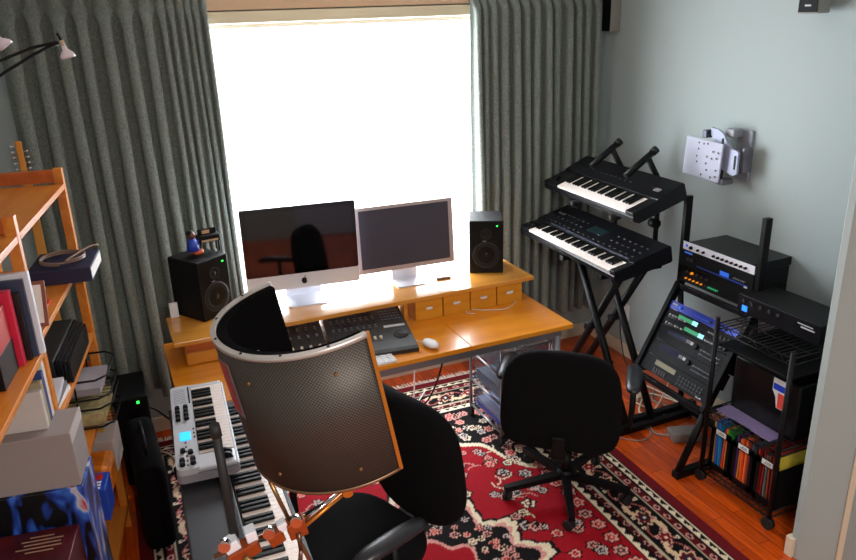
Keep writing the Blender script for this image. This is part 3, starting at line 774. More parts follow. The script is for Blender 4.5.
# ------------------------------------------------------------------ office chairs
def chair(loc, rz, label, arms, backh=.45, bw=.52, boff=0., zb=.66, backsq=3., armf=0.):
    """faces local +y; seat centre at origin"""
    t = thing('office_chair', label, 'chair', loc, rz, 'black office chairs')
    def pad(w_, h_, th, M, taper=0., bulge=.0, sq=3.2):
        def f(u, v):
            a = 2*math.pi*u
            n = sq
            cx, sy_ = math.copysign(abs(math.cos(a))**(2/n), math.cos(a)), math.copysign(abs(math.sin(a))**(2/n), math.sin(a))
            return cx, sy_
        bm = MB(M); rings = []
        prof = [(0.0, -.5), (.6, -.5), (.9, -.45), (.98, -.3), (1, -.05), (1, .15), (.97, .35), (.88, .48), (.5, .52), (0, .52)]
        for r, z in prof:
            ring = []
            for k in range(40):
                cx, sy_ = f(k/40, 0); x = cx*r*w_/2*(1-taper*(sy_*r+1)/2); y = sy_*r*h_/2
                zz = z*th-bulge*(x/(w_/2))**2
                ring.append(bm.bm.verts.new(M @ Vector((x, y, zz))))
            rings.append(ring)
        for A, B in zip(rings, rings[1:]):
            for k in range(40):
                q = bm.bm.faces.new((A[k], A[(k+1) % 40], B[(k+1) % 40], B[k])); q.smooth = True
        bmesh.ops.remove_doubles(bm.bm, verts=bm.bm.verts[:], dist=.0004)
        return bm
    pad(.49, .46, .075, T(0, 0, .445)).build('seat', M_fabric, t)
    yb = -.27
    MBk = T(0, yb, zb) @ RX(90-6)                     # outline plane upright, z -> -y side
    pad(bw, backh, .07, MBk, taper=.05, bulge=-.045, sq=backsq).build('backrest', M_fabric, t)
    MB().box(-.03, -.27, .385, .03, 0, .40, bev=.004).build('seat_plate', M_blackm, t)
    MB().box(-.03, -.340, .385, .03, -.325, .50, bev=.006).box(-.03, -.345, .382, .03, -.2, .397, bev=.004).build('back_bracket', M_black, t)
    MB().cyl((0, 0, .10), (0, 0, .23), .028).cyl((0, 0, .23), (0, 0, .40), .018).build('gas_column', M_blackm, t)
    hb = MB().cyl((0, 0, .085), (0, 0, .13), .045, .035).build('base_hub', M_black, t)
    for k in range(5):
        a = R(boff+72*k); c_, s_ = math.cos(a), math.sin(a)
        arm = MB(Matrix.Rotation(a, 4, 'Z'))
        arm.prism([(.03, -.022), (.31, -.014), (.31, .014), (.03, .022)], .028, T(0, 0, .085) @ RY(5))
        ar = arm.build('base_arm', M_black, t)
        cs = MB(Matrix.Translation((.30*c_, .30*s_, 0)) @ RZ(math.degrees(a)+50))
        cs.cyl((-.012, -.018, .026), (-.012, -.004, .026), .025, n=16).cyl((-.012, .004, .026), (-.012, .018, .026), .025, n=16).cyl((0, 0, .03), (0, 0, .075), .007)
        cs.build('caster', M_rubber, ar)
    for sx in arms:
        MB(T(0, armf, 0)).tube([(sx*.10, 0, .40), (sx*.25, 0, .395), (sx*.285, 0, .42), (sx*.29, 0, .50), (sx*.29, 0, .635)], .014, 10).build('arm_post', M_black, t)
        # curved pad
        pts = [(sx*.29, -.125, .628), (sx*.29, -.10, .642), (sx*.29, 0, .650), (sx*.288, .09, .648), (sx*.28, .125, .636)]
        MB(T(0, armf, .650) @ Matrix.Diagonal((1, 1, .62, 1)) @ T(0, 0, -.650)).tube([(sx*.29, -.135, .640), (sx*.29, -.125, .643), (sx*.29, -.10, .647), (sx*.29, -.04, .650), (sx*.29, .04, .650), (sx*.288, .09, .645), (sx*.284, .125, .632), (sx*.28, .145, .618), (sx*.279, .152, .612)],
            [.006, .022, .032, .036, .036, .035, .031, .022, .006], 16).build('arm_pad', mat('arm_rubber', '1c1d22', .36), t)
    return t
chair((1.81, 2.58, .008), -41, 'black fabric office chair at the right half of the desk, seen from behind', (1, -1), boff=283, zb=.642, backsq=3.8)
chair((.598, 2.145, .008), 110, 'black fabric office chair in the foreground facing the stage piano', (1, -1), .54, .52, boff=10, zb=.685, backsq=3.4, armf=.045)

# ------------------------------------------------------------------ silver drawer trolley
t = thing('drawer_trolley', 'silver wire-frame drawer trolley with clear drawers under the right side of the desk', 'trolley', (1.735, 3.075, .009), 0)
W_, D_, H_ = .30, .36, .56
M_zinc = mat('grey_steel', '8e9096', .35, .7)
f = MB()
for x in (0, W_):
    for y in (0, D_): f.cyl((x, y, .055), (x, y, H_), .009, n=10)
for z in (.07, .24, .41, H_-.01):
    f.cyl((0, 0, z), (W_, 0, z), .007, n=8).cyl((0, D_, z), (W_, D_, z), .007, n=8).cyl((0, 0, z), (0, D_, z), .007, n=8).cyl((W_, 0, z), (W_, D_, z), .007, n=8)
f.build('frame', M_zinc, t)
for x in (0, W_):
    for y in (0, D_): MB().cyl((x-.010, y, .026), (x+.010, y, .026), .024, n=16).cyl((x, y, .03), (x, y, .06), .006).build('caster', M_rubber, t)
md = bpy.data.materials.new('frosted_plastic'); md.use_nodes = True
nt = md.node_tree; nt.nodes.clear(); o_ = nt.nodes.new('ShaderNodeOutputMaterial'); mx = nt.nodes.new('ShaderNodeMixShader'); tr = nt.nodes.new('ShaderNodeBsdfTransparent')
pb = nt.nodes.new('ShaderNodeBsdfPrincipled'); pb.inputs['Base Color'].default_value = (*lin('5c6472'), 1); pb.inputs['Roughness'].default_value = .25
mx.inputs[0].default_value = .22; nt.links.new(tr.outputs[0], mx.inputs[1]); nt.links.new(pb.outputs[0], mx.inputs[2]); nt.links.new(mx.outputs[0], o_.inputs['Surface'])
for i, z in enumerate((.08, .25, .42)):
    d = MB(); a = .012; h = .115
    d.box(a, a, z, W_-a, D_-a, z+.004); d.box(a, a, z, W_-a, a+.004, z+h); d.box(a, D_-a-.004, z, W_-a, D_-a, z+h); d.box(a, a, z, a+.004, D_-a, z+h); d.box(W_-a-.004, a, z, W_-a, D_-a, z+h)
    d = d.build('drawer', md, t)
    MB().box(W_/2-.04, -.004, z+h-.03, W_/2+.04, a, z+h-.02, bev=.002).build('handle', M_zinc, d)
for i, (z, c_, h) in enumerate(((.0925, '1c30b8', .03), (.1235, '7c86a8', .02), (.2625, '3a4a60', .06))):
    o = MB().box(1.755, 3.11, z, 2.00, 3.40, z+h, bev=.002).build('folder_stack' if i == 2 else 'folder', mat('folder_%d' % i, c_, .5))
    tag(o, ('bright blue folder at the bottom of the lowest trolley drawer', 'pale grey-blue folder lying on the blue one in the trolley', 'dark slate pile of folders in the middle trolley drawer')[i], 'folder', 'folders in the drawer trolley')

# ------------------------------------------------------------------ wooden shelves on the left
SA = math.degrees(math.atan2(-.988, -.155))
SO = Vector((-.146, 3.27, 0)); e1 = Vector((-.155, -.988, 0)); e2 = Vector((-.988, .155, 0))
def S(a, b, z): return SO+e1*a+e2*b+Vector((0, 0, z))
sh = thing('shelving_unit', 'tall open pine shelving unit crammed with boxes and papers along the left wall', 'shelf', tuple(SO), SA)
DEP = .33
def sbox(name, m, a0, b0, z0, a1, b1, z1, bev=.002): return bx(name, m, sh, a0, -b1, z0, a1, -b0, z1, bev=bev)
FA = (0., .77, 1.54)
for a in FA:
    for b_ in (0, DEP-.034): sbox('post', M_pine, a-.016, b_, 0, a+.016, b_+.034, 1.70)
    sbox('top_rail', M_pined, a-.012, .034, 1.645, a+.012, DEP-.034, 1.695)
    sbox('side_rail', M_pined, a-.010, .034, .05, a+.010, DEP-.034, .09)
    sbox('side_rail', M_pined, a-.010, .034, .82, a+.010, DEP-.034, .86)
for a0, a1, zs in ((.018, .752, (1.64, 1.305, 1.00, .70, .42, .12)), (.788, 1.522, (1.64, 1.26, .42, .20))):
    for z in zs: sbox('shelf', M_pine, a0, .0 , z-.022, a1, DEP, z, bev=.002)
MB().cyl((.77, -.33, .15), (.0, -.33, 1.5), .004).cyl((.0, -.33, .15), (.77, -.33, 1.5), .004).build('cross_brace', M_blackm, sh)
def onshelf(name, label, cat, m, a0, b0, z0, a1, b1, z1, group=None, bev=.003, rz=0.):
    c = S((a0+a1)/2, (b0+b1)/2, z0+.0005)
    t = thing(name, label, cat, tuple(c), SA+rz, group)
    bx(name+'_body', m, t, -(a1-a0)/2, -(b1-b0)/2, 0, (a1-a0)/2, (b1-b0)/2, z1-z0, bev=bev)
    return t
# top shelf puck
o = MB().cyl((0, 0, 0), (0, 0, .006), .035, n=24).build('round_pad', M_dgrey, loc=tuple(S(.53, .21, 1.6405))); tag(o, 'small dark round disc on the top shelf board', 'coaster')
# bay one, second shelf
t = onshelf('slipcase', 'thick navy slipcase jutting out of the second shelf with cable on it', 'case', mat('navy_cloth', '17183a', .6), .02, -.085, 1.305, .27, .14, 1.362)
bx('page_edge', M_paper, t, -.118, .112, .008, .118, .1135, .049)
pts = []
for k in range(40):
    a = k/40*4*math.pi; pts.append(S(.15+.075*math.cos(a)*(1+.02*k/10), .03+.08*math.sin(a), 1.368+.0004*k))
pts += [S(.10, -.06, 1.395), S(.06, -.09, 1.390)]
cable('coiled_cable', pts, .0042, mat('bronze_cable', '8a7060', .35), 'coiled brown cable lying on the navy slipcase', n=3)
t = thing('picture_frame', 'small brown frame with white sheet leaning against the middle shelf post', 'picture frame', tuple(S(.695, .04, 1.3055)), SA)
MF = RY(-20)
MB(MF).box(-.006, -.08, 0, .004, .05, .012).box(-.006, -.08, .138, .004, .05, .15).box(-.006, -.08, .012, .004, -.069, .138).box(-.006, .039, .012, .004, .05, .138).build('frame', mat('frame_brown', '7a4434', .4), t)
MB(MF).box(-.003, -.069, .012, .001, .039, .138).build('mounted_sheet', M_paper, t)
o = onshelf('red_booklet', 'thin red booklet lying flat on the second shelf', 'booklet', mat('vermilion_card', 'd03418', .5), .44, .03, 1.305, .60, .22, 1.310, bev=.001)
# third shelf : black storage and cases
t = onshelf('storage_box', 'long black storage box on the third shelf behind slim black cases', 'box', mat('black_card', '131214', .5), .10, .05, 1.0, .52, .20, 1.10)
for i in range(4):
    onshelf('slim_case', ['slim black case closest to the box in the row of four on the third shelf', 'second slim black case out from the long black box', 'third slim black case out from the long black box', 'outermost slim black case at the edge of the third shelf'][i], 'case',
            M_blacks, .10+.01*i, .038-.013*i, 1.0, .50, .048-.013*i, 1.095-.004*i, 'slim black cases on the third shelf', .001)
for i in range(3):
    onshelf('magazine', ['white magazine at the bottom of the small pile on the third shelf', 'grey magazine in the middle of the small third-shelf pile', 'pale magazine topmost on the small third-shelf pile'][i], 'magazine',
            (M_paper, mat('grey_print', '6e6c74', .5), mat('pale_print', 'c8c4cc', .5))[i], .54+.01*i, .01, 1.0+.018*i, .74, .2, 1.017+.018*i, 'magazines piled on the third shelf', .001, rz=4*i-4)
t = thing('fuzzy_windshield', 'black fuzzy ball-shaped thing on the magazines of the third shelf', 'windshield', tuple(S(.65, .08, 1.054)), SA)
MB().sph((0, 0, .05), .055, (1.1, .9, .9), n=18).build('windshield_fur', M_foam, t)
MB().cyl((0, 0, .0), (.0, 0, .02), .02).build('windshield_collar', M_dgrey, t)
# wire letter trays with papers
def tray(a, b, z, label):
    t = thing('letter_tray', label, 'tray', tuple(S(a, b, z)), SA, 'black wire letter trays')
    r = .0045
    for zz in (.004, .085):
        MB().tube([(-.14, -.12, zz), (.14, -.12, zz), (.14, .10, zz), (.10, .14, zz), (-.10, .14, zz), (-.14, .10, zz)], r, 6, True).build('wire_rim', M_blackm, t)
    w_ = MB()
    for k in range(9): w_.cyl((-.12+.03*k, -.12, .004), (-.12+.03*k, .14, .004), .0016, n=5)
    for x, y in ((-.14, -.12), (.14, -.12), (-.14, .02), (.14, .02)): w_.cyl((x, y, .004), (x, y, .118), .0035, n=6)
    w_.build('wire_mesh', M_blackm, t)
    return t
tray(.175, .07, .7005, 'lower black wire letter tray with map, on the fourth shelf')
tray(.165, .07, .821, 'upper black wire letter tray with white papers, above the fourth shelf')
for a in (.05, .36):
    pass
bxp = onshelf('paper_stack', 'stack of white papers in the upper wire tray', 'papers', mat('dull_paper', 'a59ea6', .6), .05, -.035, .826, .27, .16, .855, bev=.001)
onshelf('paper_stack', 'yellowed map and papers in the lower wire tray', 'papers', mat('map_paper', 'b8a878', .6, noise=(30, .3)), .05, -.035, .706, .30, .16, .755, bev=.001)
# fifth shelf
t = onshelf('cardboard_box', 'small white cardboard box with yellow mark below the wire trays', 'box', mat('box_greyish', 'b5aca6', .7), .03, -.03, .42, .21, .12, .575)
bx('printed_mark', mat('yellow_print', 'd8a020', .5), t, -.03, .0, .1552, .0, .03, .1558)
t = onshelf('snack_bag', 'crinkled orange and yellow bag on the lowest shelf', 'bag', mat('orange_foil', 'd87818', .3, .2, bump=(25, 1.), noise=(12, .35)), .23, -.035, .42, .40, .12, .56, bev=.03)
t = onshelf('printed_packet', 'blue packet with red patch and white lettering beside the orange bag', 'packet', mat('packet_blue', '1448b8', .35), .42, -.04, .42, .55, .12, .56, bev=.004)
bx('red_patch', M_red, t, -.05, .02, .1402, -.01, .06, .1408)
for k in range(3): bx('lettering', M_paper, t, .0+.02*k, .0, .1402, .012+.02*k, .06, .1408)
# bay two : folders above, cartons below
t = onshelf('file_box', 'red and black file box with tan label on the upper near shelf', 'box', M_red, .905, .045, 1.26, 1.06, .30, 1.47)
bx('black_base', M_black, t, -.0785, -.129, 0, .0785, .129, .10, bev=.002)
bx('tan_label', mat('tan_label', 'b89060', .6), t, .0785, .02, .03, .080, .10, .06)
bx('handle_slot', M_black, t, .0775, .0, .12, .0785, .02, .19)
for i, (a, c_, l, th) in enumerate(((.797, 'dfe4ee', 'tall white folder leaning next to the middle shelf post', .02), (.820, '38435c', 'slate blue folder between the white one and the black binder', .014), (.838, '17171a', 'slim black binder among the leaning folders', .02), (.866, 'd02848', 'crimson glossy folder beside the red and black file box', .03))):
    onshelf('upright_folder', l, 'folder', mat('upright_%d' % i, c_, .35), a, -.012+.014*i, 1.26, a+th, .22, (1.53, 1.515, 1.48, 1.50)[i], 'upright folders on the upper near shelf', .001)
def carton(name, label, m, a0, b0, z0, a1, b1, z1, **k): return onshelf(name, label, 'box', m, a0, b0, z0, a1, b1, z1, **k)
t = carton('cardboard_box', 'large dark red printed box lowest in the pile in front of shelves', mat('dark_red_print', '4a0f14', .4, noise=(9, .5)), .985, -.045, .42, 1.25, .29, .73)
tx = MB()
for k, (w0, w1) in enumerate(((.03, .10), (.01, .13), (.02, .125), (.0, .13), (.03, .11))): tx.box(-.10+.018*k, w0, .3101, -.094+.018*k, w1, .3106)
tx.build('printed_text', mat('faded_print', 'a08068', .5), t)
bx('black_panel', M_black, t, -.02, -.16, .3101, .13, -.04, .3106)
# illustrated box : swirled blue, white and black print
mb_ = mat('blue_illustration', '1c3c90', .35)
nt = mb_.node_tree; tc = nt.nodes.new('ShaderNodeTexCoord'); mp = nt.nodes.new('ShaderNodeMapping'); mp.inputs['Scale'].default_value = (7, 7, 3)
n = nt.nodes.new('ShaderNodeTexNoise'); n.inputs['Scale'].default_value = 1.3; n.inputs['Distortion'].default_value = 1.8; r = nt.nodes.new('ShaderNodeValToRGB')
r.color_ramp.elements[0].color = (*lin('08080c'), 1); r.color_ramp.elements[0].position = .42
r.color_ramp.elements[1].color = (*lin('b02838'), 1); r.color_ramp.elements[1].position = .72
for p_2, c_ in ((.50, '1c3c90'), (.58, '3c6cc8'), (.64, 'b8bcc8')): e = r.color_ramp.elements.new(p_2); e.color = (*lin(c_), 1)
L = nt.links.new; L(tc.outputs['Object'], mp.inputs[0]); L(mp.outputs[0], n.inputs['Vector']); L(n.outputs['Fac'], r.inputs['Fac']); L(r.outputs['Color'], nt.nodes['Principled BSDF'].inputs['Base Color'])
carton('cardboard_box', 'box printed with blue and white swirls directly under the grey carton', mb_, .79, -.075, .42, .975, .28, .855)
t = carton('cardboard_box', 'plain grey-brown carton on top of the blue printed box', mat('grey_carton', '8f8381', .75), .79, -.07, .856, .965, .33, 1.045)
bx('lid_flap', mat('light_carton', 'b8aeac', .7), t, -.087, .196, .150, .087, .2015, .1895, bev=.001)
bx('black_label', M_black, t, .0, -.10, .1886, .06, -.03, .1896)
for i, (a, c_, h) in enumerate(((.815, 'd4ccc4', .19), (.842, '2a3c78', .17), (.868, '988c6c', .15), (.892, 'c0b8b4', .13))):
    onshelf('book', ['tall white-spined book nearest the middle post on the grey carton', 'navy book next to the white-spined one', 'olive book between navy and pale books', 'short pale book farthest from the middle post'][i], 'book', mat('book_%d' % i, c_, .5), a, .0, 1.046, a+.024, .15, 1.046+h, 'books standing on the grey carton', .001)
# guitar behind the shelves
t = thing('guitar', 'pale wooden guitar neck with six tuning pegs rising behind the shelves', 'guitar', (-.325, 3.84, 0), 0)
MB().prism([(.17*math.cos(2*math.pi*k/32)*(1+.15*math.cos(4*math.pi*k/32)), .24*math.sin(2*math.pi*k/32)) for k in range(32)], .045, T(-.02, .04, .27) @ RX(90)).build('guitar_body', wood('guitar_top', 'c08030', 'd09040', 2), t)
MB().box(-.02, -.012, .48, .02, .008, 1.56, bev=.004).build('neck', wood('maple', 'c88838', 'd89a48', 2), t)
MB().box(-.016, -.010, 1.56, .012, .004, 1.742, bev=.006).build('headstock', wood('maple_head', 'd08024', 'd88e30', 2), t)
pg = None
for k in range(6):
    for sx in (-1, 1):
        if sx > 0 and k > 4: continue
        pg = MB().cyl((0, 0, 0), (.012, 0, 0), .003, n=8).sph((.015, 0, 0), .007, (1, .6, 1), 10).build('tuning_peg', M_chrome, t) if pg is None else cp(pg, t)
        pg.location = (.012 if sx > 0 else -.016, -.003, 1.59+.026*k); pg.rotation_euler = (0, 0, 0 if sx > 0 else math.pi)
# black equipment in the corner
t = thing('computer_tower', 'black tower with small green light standing behind the shelving unit end', 'computer', (-.06, 3.72, .009))
bx('case', M_black, t, -.08, -.14, 0, .08, .16, .49, bev=.01)
bx('power_light', M_led, t, .025, -.144, .452, .037, -.1395, .464)
t = thing('equipment_bag', 'soft black equipment bag on the floor between the shelves and stage piano', 'bag', (-.035, 3.255, .009), 2)
def bagf(w_, d_, h_):
    b = MB(); b.box(-w_/2, -d_/2, 0, w_/2, d_/2, h_, bev=.045, seg=4, smooth=True); return b
bagf(.13, .54, .42).build('bag_body', M_fabric, t)
MB().tube([(0, -.12, .415), (.0, -.10, .47), (0, 0, .49), (0, .10, .47), (0, .12, .415)], .010, 8).build('handle', M_black, t)
cable('power_cable', [(-.05, 3.60, .42), (.03, 3.62, .40), (.10, 3.66, .30), (.16, 3.72, .20), (.22, 3.80, .02), (.3, 3.85, .008)], .006, M_black, 'black power cable hanging from the corner tower to the floor')

# ------------------------------------------------------------------ floor lamp top left
t = thing('floor_lamp', 'black floor lamp with thin curved arms and small white glass shades, far left', 'lamp', (-.64, 2.62, 0))
o_ = Vector((-.64, 2.62, 0))
def q3(x, z, y=2.5): return Vector((x, y, z))-o_
MB().lathe([(.001, .02), (.10, .02), (.11, .012), (.11, 0), (.001, 0)]).build('base', M_blackm, t)
MB().cyl((0, 0, .02), (0, 0, 1.85), .010).build('pole', M_blackm, t)
a = MB()
a.tube([(0, 0, 1.85), q3(-.45, 2.02), q3(-.31, 2.105), q3(-.21, 2.147), q3(-.13, 2.176), q3(-.075, 2.186), q3(-.055, 2.188)], .0045, 6)
a.tube([(0, 0, 1.85), q3(-.44, 1.98), q3(-.31, 2.055), q3(-.205, 2.115), q3(-.125, 2.158), q3(-.08, 2.178), q3(-.055, 2.186)], .0045, 6)
a.build('arm', M_blackm, t)
def shade(x, z, y=2.5, tilt=0, k=1.):
    Ms = Matrix.Translation(q3(x, z, y)) @ RY(tilt) @ Matrix.Scale(k, 4)
    s = MB(Ms).lathe([(.010, .030), (.012, .012), (.020, .004), (.032, -.010), (.034, -.026), (.031, -.024), (.018, .0), (.006, .006)], n=20).build('lamp_shade', mat('lamp_glass', 'e0d4da', .3), t)
    MB(Ms).cyl((0, 0, .028), (0, 0, .056), .009).build('lamp_socket', mat('socket_tan', 'c8a890', .5), s)
    MB(Ms).cyl((0, 0, .05), (-.006, 0, .09), .006).build('joint', M_blackm, s)
shade(-.040, 2.160, tilt=-12, k=.62)
shade(-.198, 2.196, tilt=-35, k=.62)

# ------------------------------------------------------------------ keyboard stand and synths on the right
ks = thing('keyboard_stand', 'black double-braced x keyboard stand with second tier and raised arms by the right wall', 'keyboard stand', (2.5, 3.3, 0))
k0_ = Vector((2.5, 3.3, 0))
def Q(x, y, z): return Vector((x, y, z))-k0_
for x, (ta, ba), (tb, bb_) in ((2.42, (3.02, 3.56), (3.38, 2.86)), (2.62, (3.07, 3.62), (3.42, 2.90))):
    for (yt, yb2) in ((ta, ba), (tb, bb_)):
        dx = .012 if yt == ta else -.012
        MB().cyl(Q(x+dx, yt, .885), Q(x+dx, yb2, .03), .021, n=12).build('brace_leg', M_blackm, ks)
    MB().cyl(Q(x-.03, (ta+tb)/2+.06, .50), Q(x+.03, (ta+tb)/2+.06, .50), .022).build('pivot', M_black, ks)
for y in (3.60, 2.88):
    MB().box(*Q(2.36, y-.02, .0), *Q(2.86, y+.02, .035), bev=.004).build('foot_bar', M_blackm, ks)
for y in (3.04, 3.40):
    MB().box(*Q(2.30, y-.018, .878), *Q(2.70, y+.018, .905), bev=.003).build('support_arm', M_blackm, ks)
for y in (3.14, 3.50):
    MB().cyl(Q(2.68, y, .89), Q(2.74, y, .96), .014).cyl(Q(2.74, y, .96), Q(2.74, y, 1.17), .014).build('tier_post', M_blackm, ks)
    MB().cyl(Q(2.725, y-.025, 1.10), Q(2.725, y+.025, 1.10), .026, n=14).build('tier_knob', M_black, ks)
    MB().cyl(Q(2.44, y, 1.155), Q(2.78, y, 1.262), .013).build('tier_arm', M_blackm, ks)
    MB().cyl(Q(2.44, y, 1.155), Q(2.435, y, 1.185), .014).build('tier_stop', M_rubber, ks)
for y in (3.50, 3.19):
    MB().cyl(Q(2.55, y, 1.372), Q(2.72, y, 1.482), .018).build('raised_arm', M_blackm, ks)
    MB().cyl(Q(2.72, y, 1.482), Q(2.745, y, 1.500), .022).build('rubber_tip', M_rubber, ks)
    MB().cyl(Q(2.69, y, 1.460), Q(2.80, y, 1.29), .016).cyl(Q(2.80, y, 1.30), Q(2.79, y, 1.25), .016).build('raised_strut', M_blackm, ks)
def synth(name, loc, rot, W_, D_, n, start, label, detail):
    t = thing(name, label, 'synthesizer', loc, group='black synthesizers', rot=rot)
    kd = .112 if detail else .15
    pr = [(0, .022), (.03, 0), (D_-.01, 0), (D_, .01), (D_, .085), (D_-.01, .095), (kd+.015, .078), (kd+.010, .055), (.008, .050), (0, .045)]
    b = MB()
    b.prism(pr, W_, T(-W_/2, 0, 0) @ Matrix(((0, 0, 1, 0), (1, 0, 0, 0), (0, 1, 0, 0), (0, 0, 0, 1))))
    mg_ = (W_-n*.0232)
    xl, xr_ = -W_/2+mg_*.68, W_/2-mg_*.32
    for a0, a1 in ((-W_/2, xl-.001), (xr_+.001, W_/2)): b.box(a0, .004, .04, a1, kd+.02, .072, bev=.004)
    b.build('synth_body', M_blacks, t)
    add_keys(t, n, start, xl, .010, .051, kd-.002, .0232, .014)
    sl = math.atan2(.017, D_-kd-.025)
    MS = T(0, kd+.015, .0782) @ Matrix.Rotation(sl, 4, 'X')
    if detail:
        bx('display', mat('lcd_dark', '1a2a2c', .2), t, -.06, .08, 0, .08, .14, .0015, M=MS)
        bt = None
        for r_ in range(3):
            for c_ in range(18):
                if r_ > 0 and 6 < c_ < 12: continue
                bt = MB().box(-.008, -.004, 0, .008, .004, .004, bev=.001).build('button', M_dgrey, t) if bt is None else cp(bt, t)
                bt.location = MS @ Vector((-W_/2+.06+c_*(W_-.12)/17, .035+.05*r_, 0))
        bx('trim_strip', mat('strip_grey', '55586a', .25, .5), t, -W_/2+.15, .006, 0, W_/2-.05, .012, .003, M=MS)
        for x in (-W_/2+.03, -W_/2+.065): MB().cyl((x, .06, .066), (x+.018, .06, .066), .022, n=18).build('wheel', M_black, t)
        bx('brand_plate', M_grey, t, -W_/2+.05, .12, 0, -W_/2+.12, .13, .001, M=MS)
    else:
        bx('display', mat('lcd_grey', '7a7478', .3), t, W_/2-.10, .05, 0, W_/2-.055, .075, .0015, M=MS)
        bt = None
        for c_ in range(12):
            bt = MB().box(-.008, -.004, 0, .008, .004, .003, bev=.001).build('button', M_dgrey, t) if bt is None else cp(bt, t)
            bt.location = MS @ Vector((-W_/2+.08+c_*.045, .06, 0))
        for x in (-W_/2+.03, -W_/2+.065): MB().cyl((x, .06, .066), (x+.018, .06, .066), .022, n=18).build('wheel', M_black, t)
    return t
synth('synthesizer', (2.285, 3.355, .907), (R(11), 0, R(-92)), .97, .36, 36, 0, 'wide black synthesizer with many buttons on the lower tier of the stand', True)
synth('synthesizer', (2.45, 3.39, 1.172), (R(18), 0, R(-92)), .88, .34, 29, 0, 'shorter black keyboard on the upper tier of the stand', False)

# ------------------------------------------------------------------ wall things
t = thing('wall_speaker', 'small grey satellite speaker on the right wall next to the right curtain', 'speaker', (XR, 3.965, 2.08), 0, 'wall speakers')
bx('speaker_case', mat('satellite_grey', '8f8a84', .5), t, -.075, -.04, 0, 0, .04, .22, bev=.006)
bx('grille', M_black, t, -.079, -.037, .004, -.075, .040, .216, bev=.001)
t = thing('wall_speaker', 'small black satellite speaker high on the right wall above the bracket', 'speaker', (XR, 2.50, 2.178), 8, 'wall speakers')
bx('speaker_case', MATS['satellite_grey'], t, -.12, -.05, 0, -.035, .05, .16, bev=.005)
bx('grille', M_black, t, -.124, -.044, .006, -.120, .044, .154, bev=.001)
bx('badge', M_silver, t, -.1255, -.014, .030, -.124, .014, .037)
MB().cyl((-.04, 0, .08), (0, 0, .06), .012).box(-.006, -.03, .02, 0, .03, .10, bev=.002).build('wall_bracket', M_dgrey, t)
t = thing('outlet', 'pale wall outlet plate low on the right wall behind the keyboard stand', 'outlet', (XR, 3.70, .31))
bx('cover_plate', M_white, t, -.006, -.036, -.058, 0, .036, .058, bev=.002)
for z in (-.022, .022): MB().cyl((-.009, 0, z), (-.006, 0, z), .014, n=16).build('socket', M_dgrey if z < 0 else MATS['white_plastic'], t)
# screen bracket
t = thing('screen_bracket', 'silver swivel screen bracket with dotted plate on the right wall', 'wall mount', (XR, 2.85, 1.48))
def mm(x, y, z): return (x-XR, y-2.85, z-1.48)
M_brk = mat('bracket_silver', '94969f', .5, .2)
plate = MB(Matrix.Translation(mm(2.89, 2.995, 1.462)) @ RZ(2) @ RX(3)).box(-.006, -.128, -.102, .006, .128, .102, bev=.006, seg=3).build('mount_plate', mat('plate_white', 'b6b9cc', .6), t)
hd = None; rg = random.Random(5)
for i in range(7):
    for j in range(6):
        if rg.random() < .35: continue
        hd = MB().cyl((0, 0, 0), (-.0012, 0, 0), .0055, n=8).build('hole', M_dgrey, plate) if hd is None else cp(hd, plate)
        hd.location = (mm(2.89, 2.995, 1.462)[0]-.0065, mm(0, 2.995, 0)[1]-.105+.035*i+rg.uniform(-.006, .006), mm(0, 0, 1.462)[2]-.08+.032*j+rg.uniform(-.005, .005))
b = MB()
arc = [(.15, .125), (.10, .120), (.06, .10), (.03, .06), (.0, .035), (-.035, .03), (-.05, .02), (-.05, -.085), (-.03, -.10), (.05, -.08), (.06, -.05), (.085, .0), (.10, .05), (.15, .09)]
b.prism([(y, z) for y, z in arc], .014, Matrix.Translation(mm(2.935, 2.84, 1.50)) @ Matrix(((0, 0, -1, 0), (1, 0, 0, 0), (0, 1, 0, 0), (0, 0, 0, 1))))
b.build('swing_arm', mat('arm_pale', '9ea3ba', .5, .1), t)
bx('arm_slot', M_black, t, *mm(2.9190, 2.800, 1.435), *mm(2.9205, 2.812, 1.505), bev=.0005)
bx('pivot_housing', mat('bracket_dark', '6c6a74', .4, .4), t, *mm(2.945, 2.770, 1.415), *mm(3.005, 2.795, 1.545), bev=.008)
bx('wall_plate', M_brk, t, *mm(3.015, 2.80, 1.36), *mm(3.03, 2.90, 1.62), bev=.004)
bx('upper_knuckle', M_brk, t, *mm(2.95, 2.86, 1.585), *mm(3.015, 2.92, 1.625), bev=.006)
bx('hinge_block', mat('hinge_grey', '4a4c5c', .4, .4), t, *mm(2.90, 2.995, 1.57), *mm(2.95, 3.025, 1.61), bev=.004)
bx('lower_knuckle', MATS['bracket_dark'], t, *mm(2.90, 2.85, 1.345), *mm(2.97, 2.90, 1.375), bev=.006)
MB().cyl(mm(2.93, 2.90, 1.36), mm(2.93, 2.90, 1.58), .012).build('pivot_pin', M_dgrey, t)

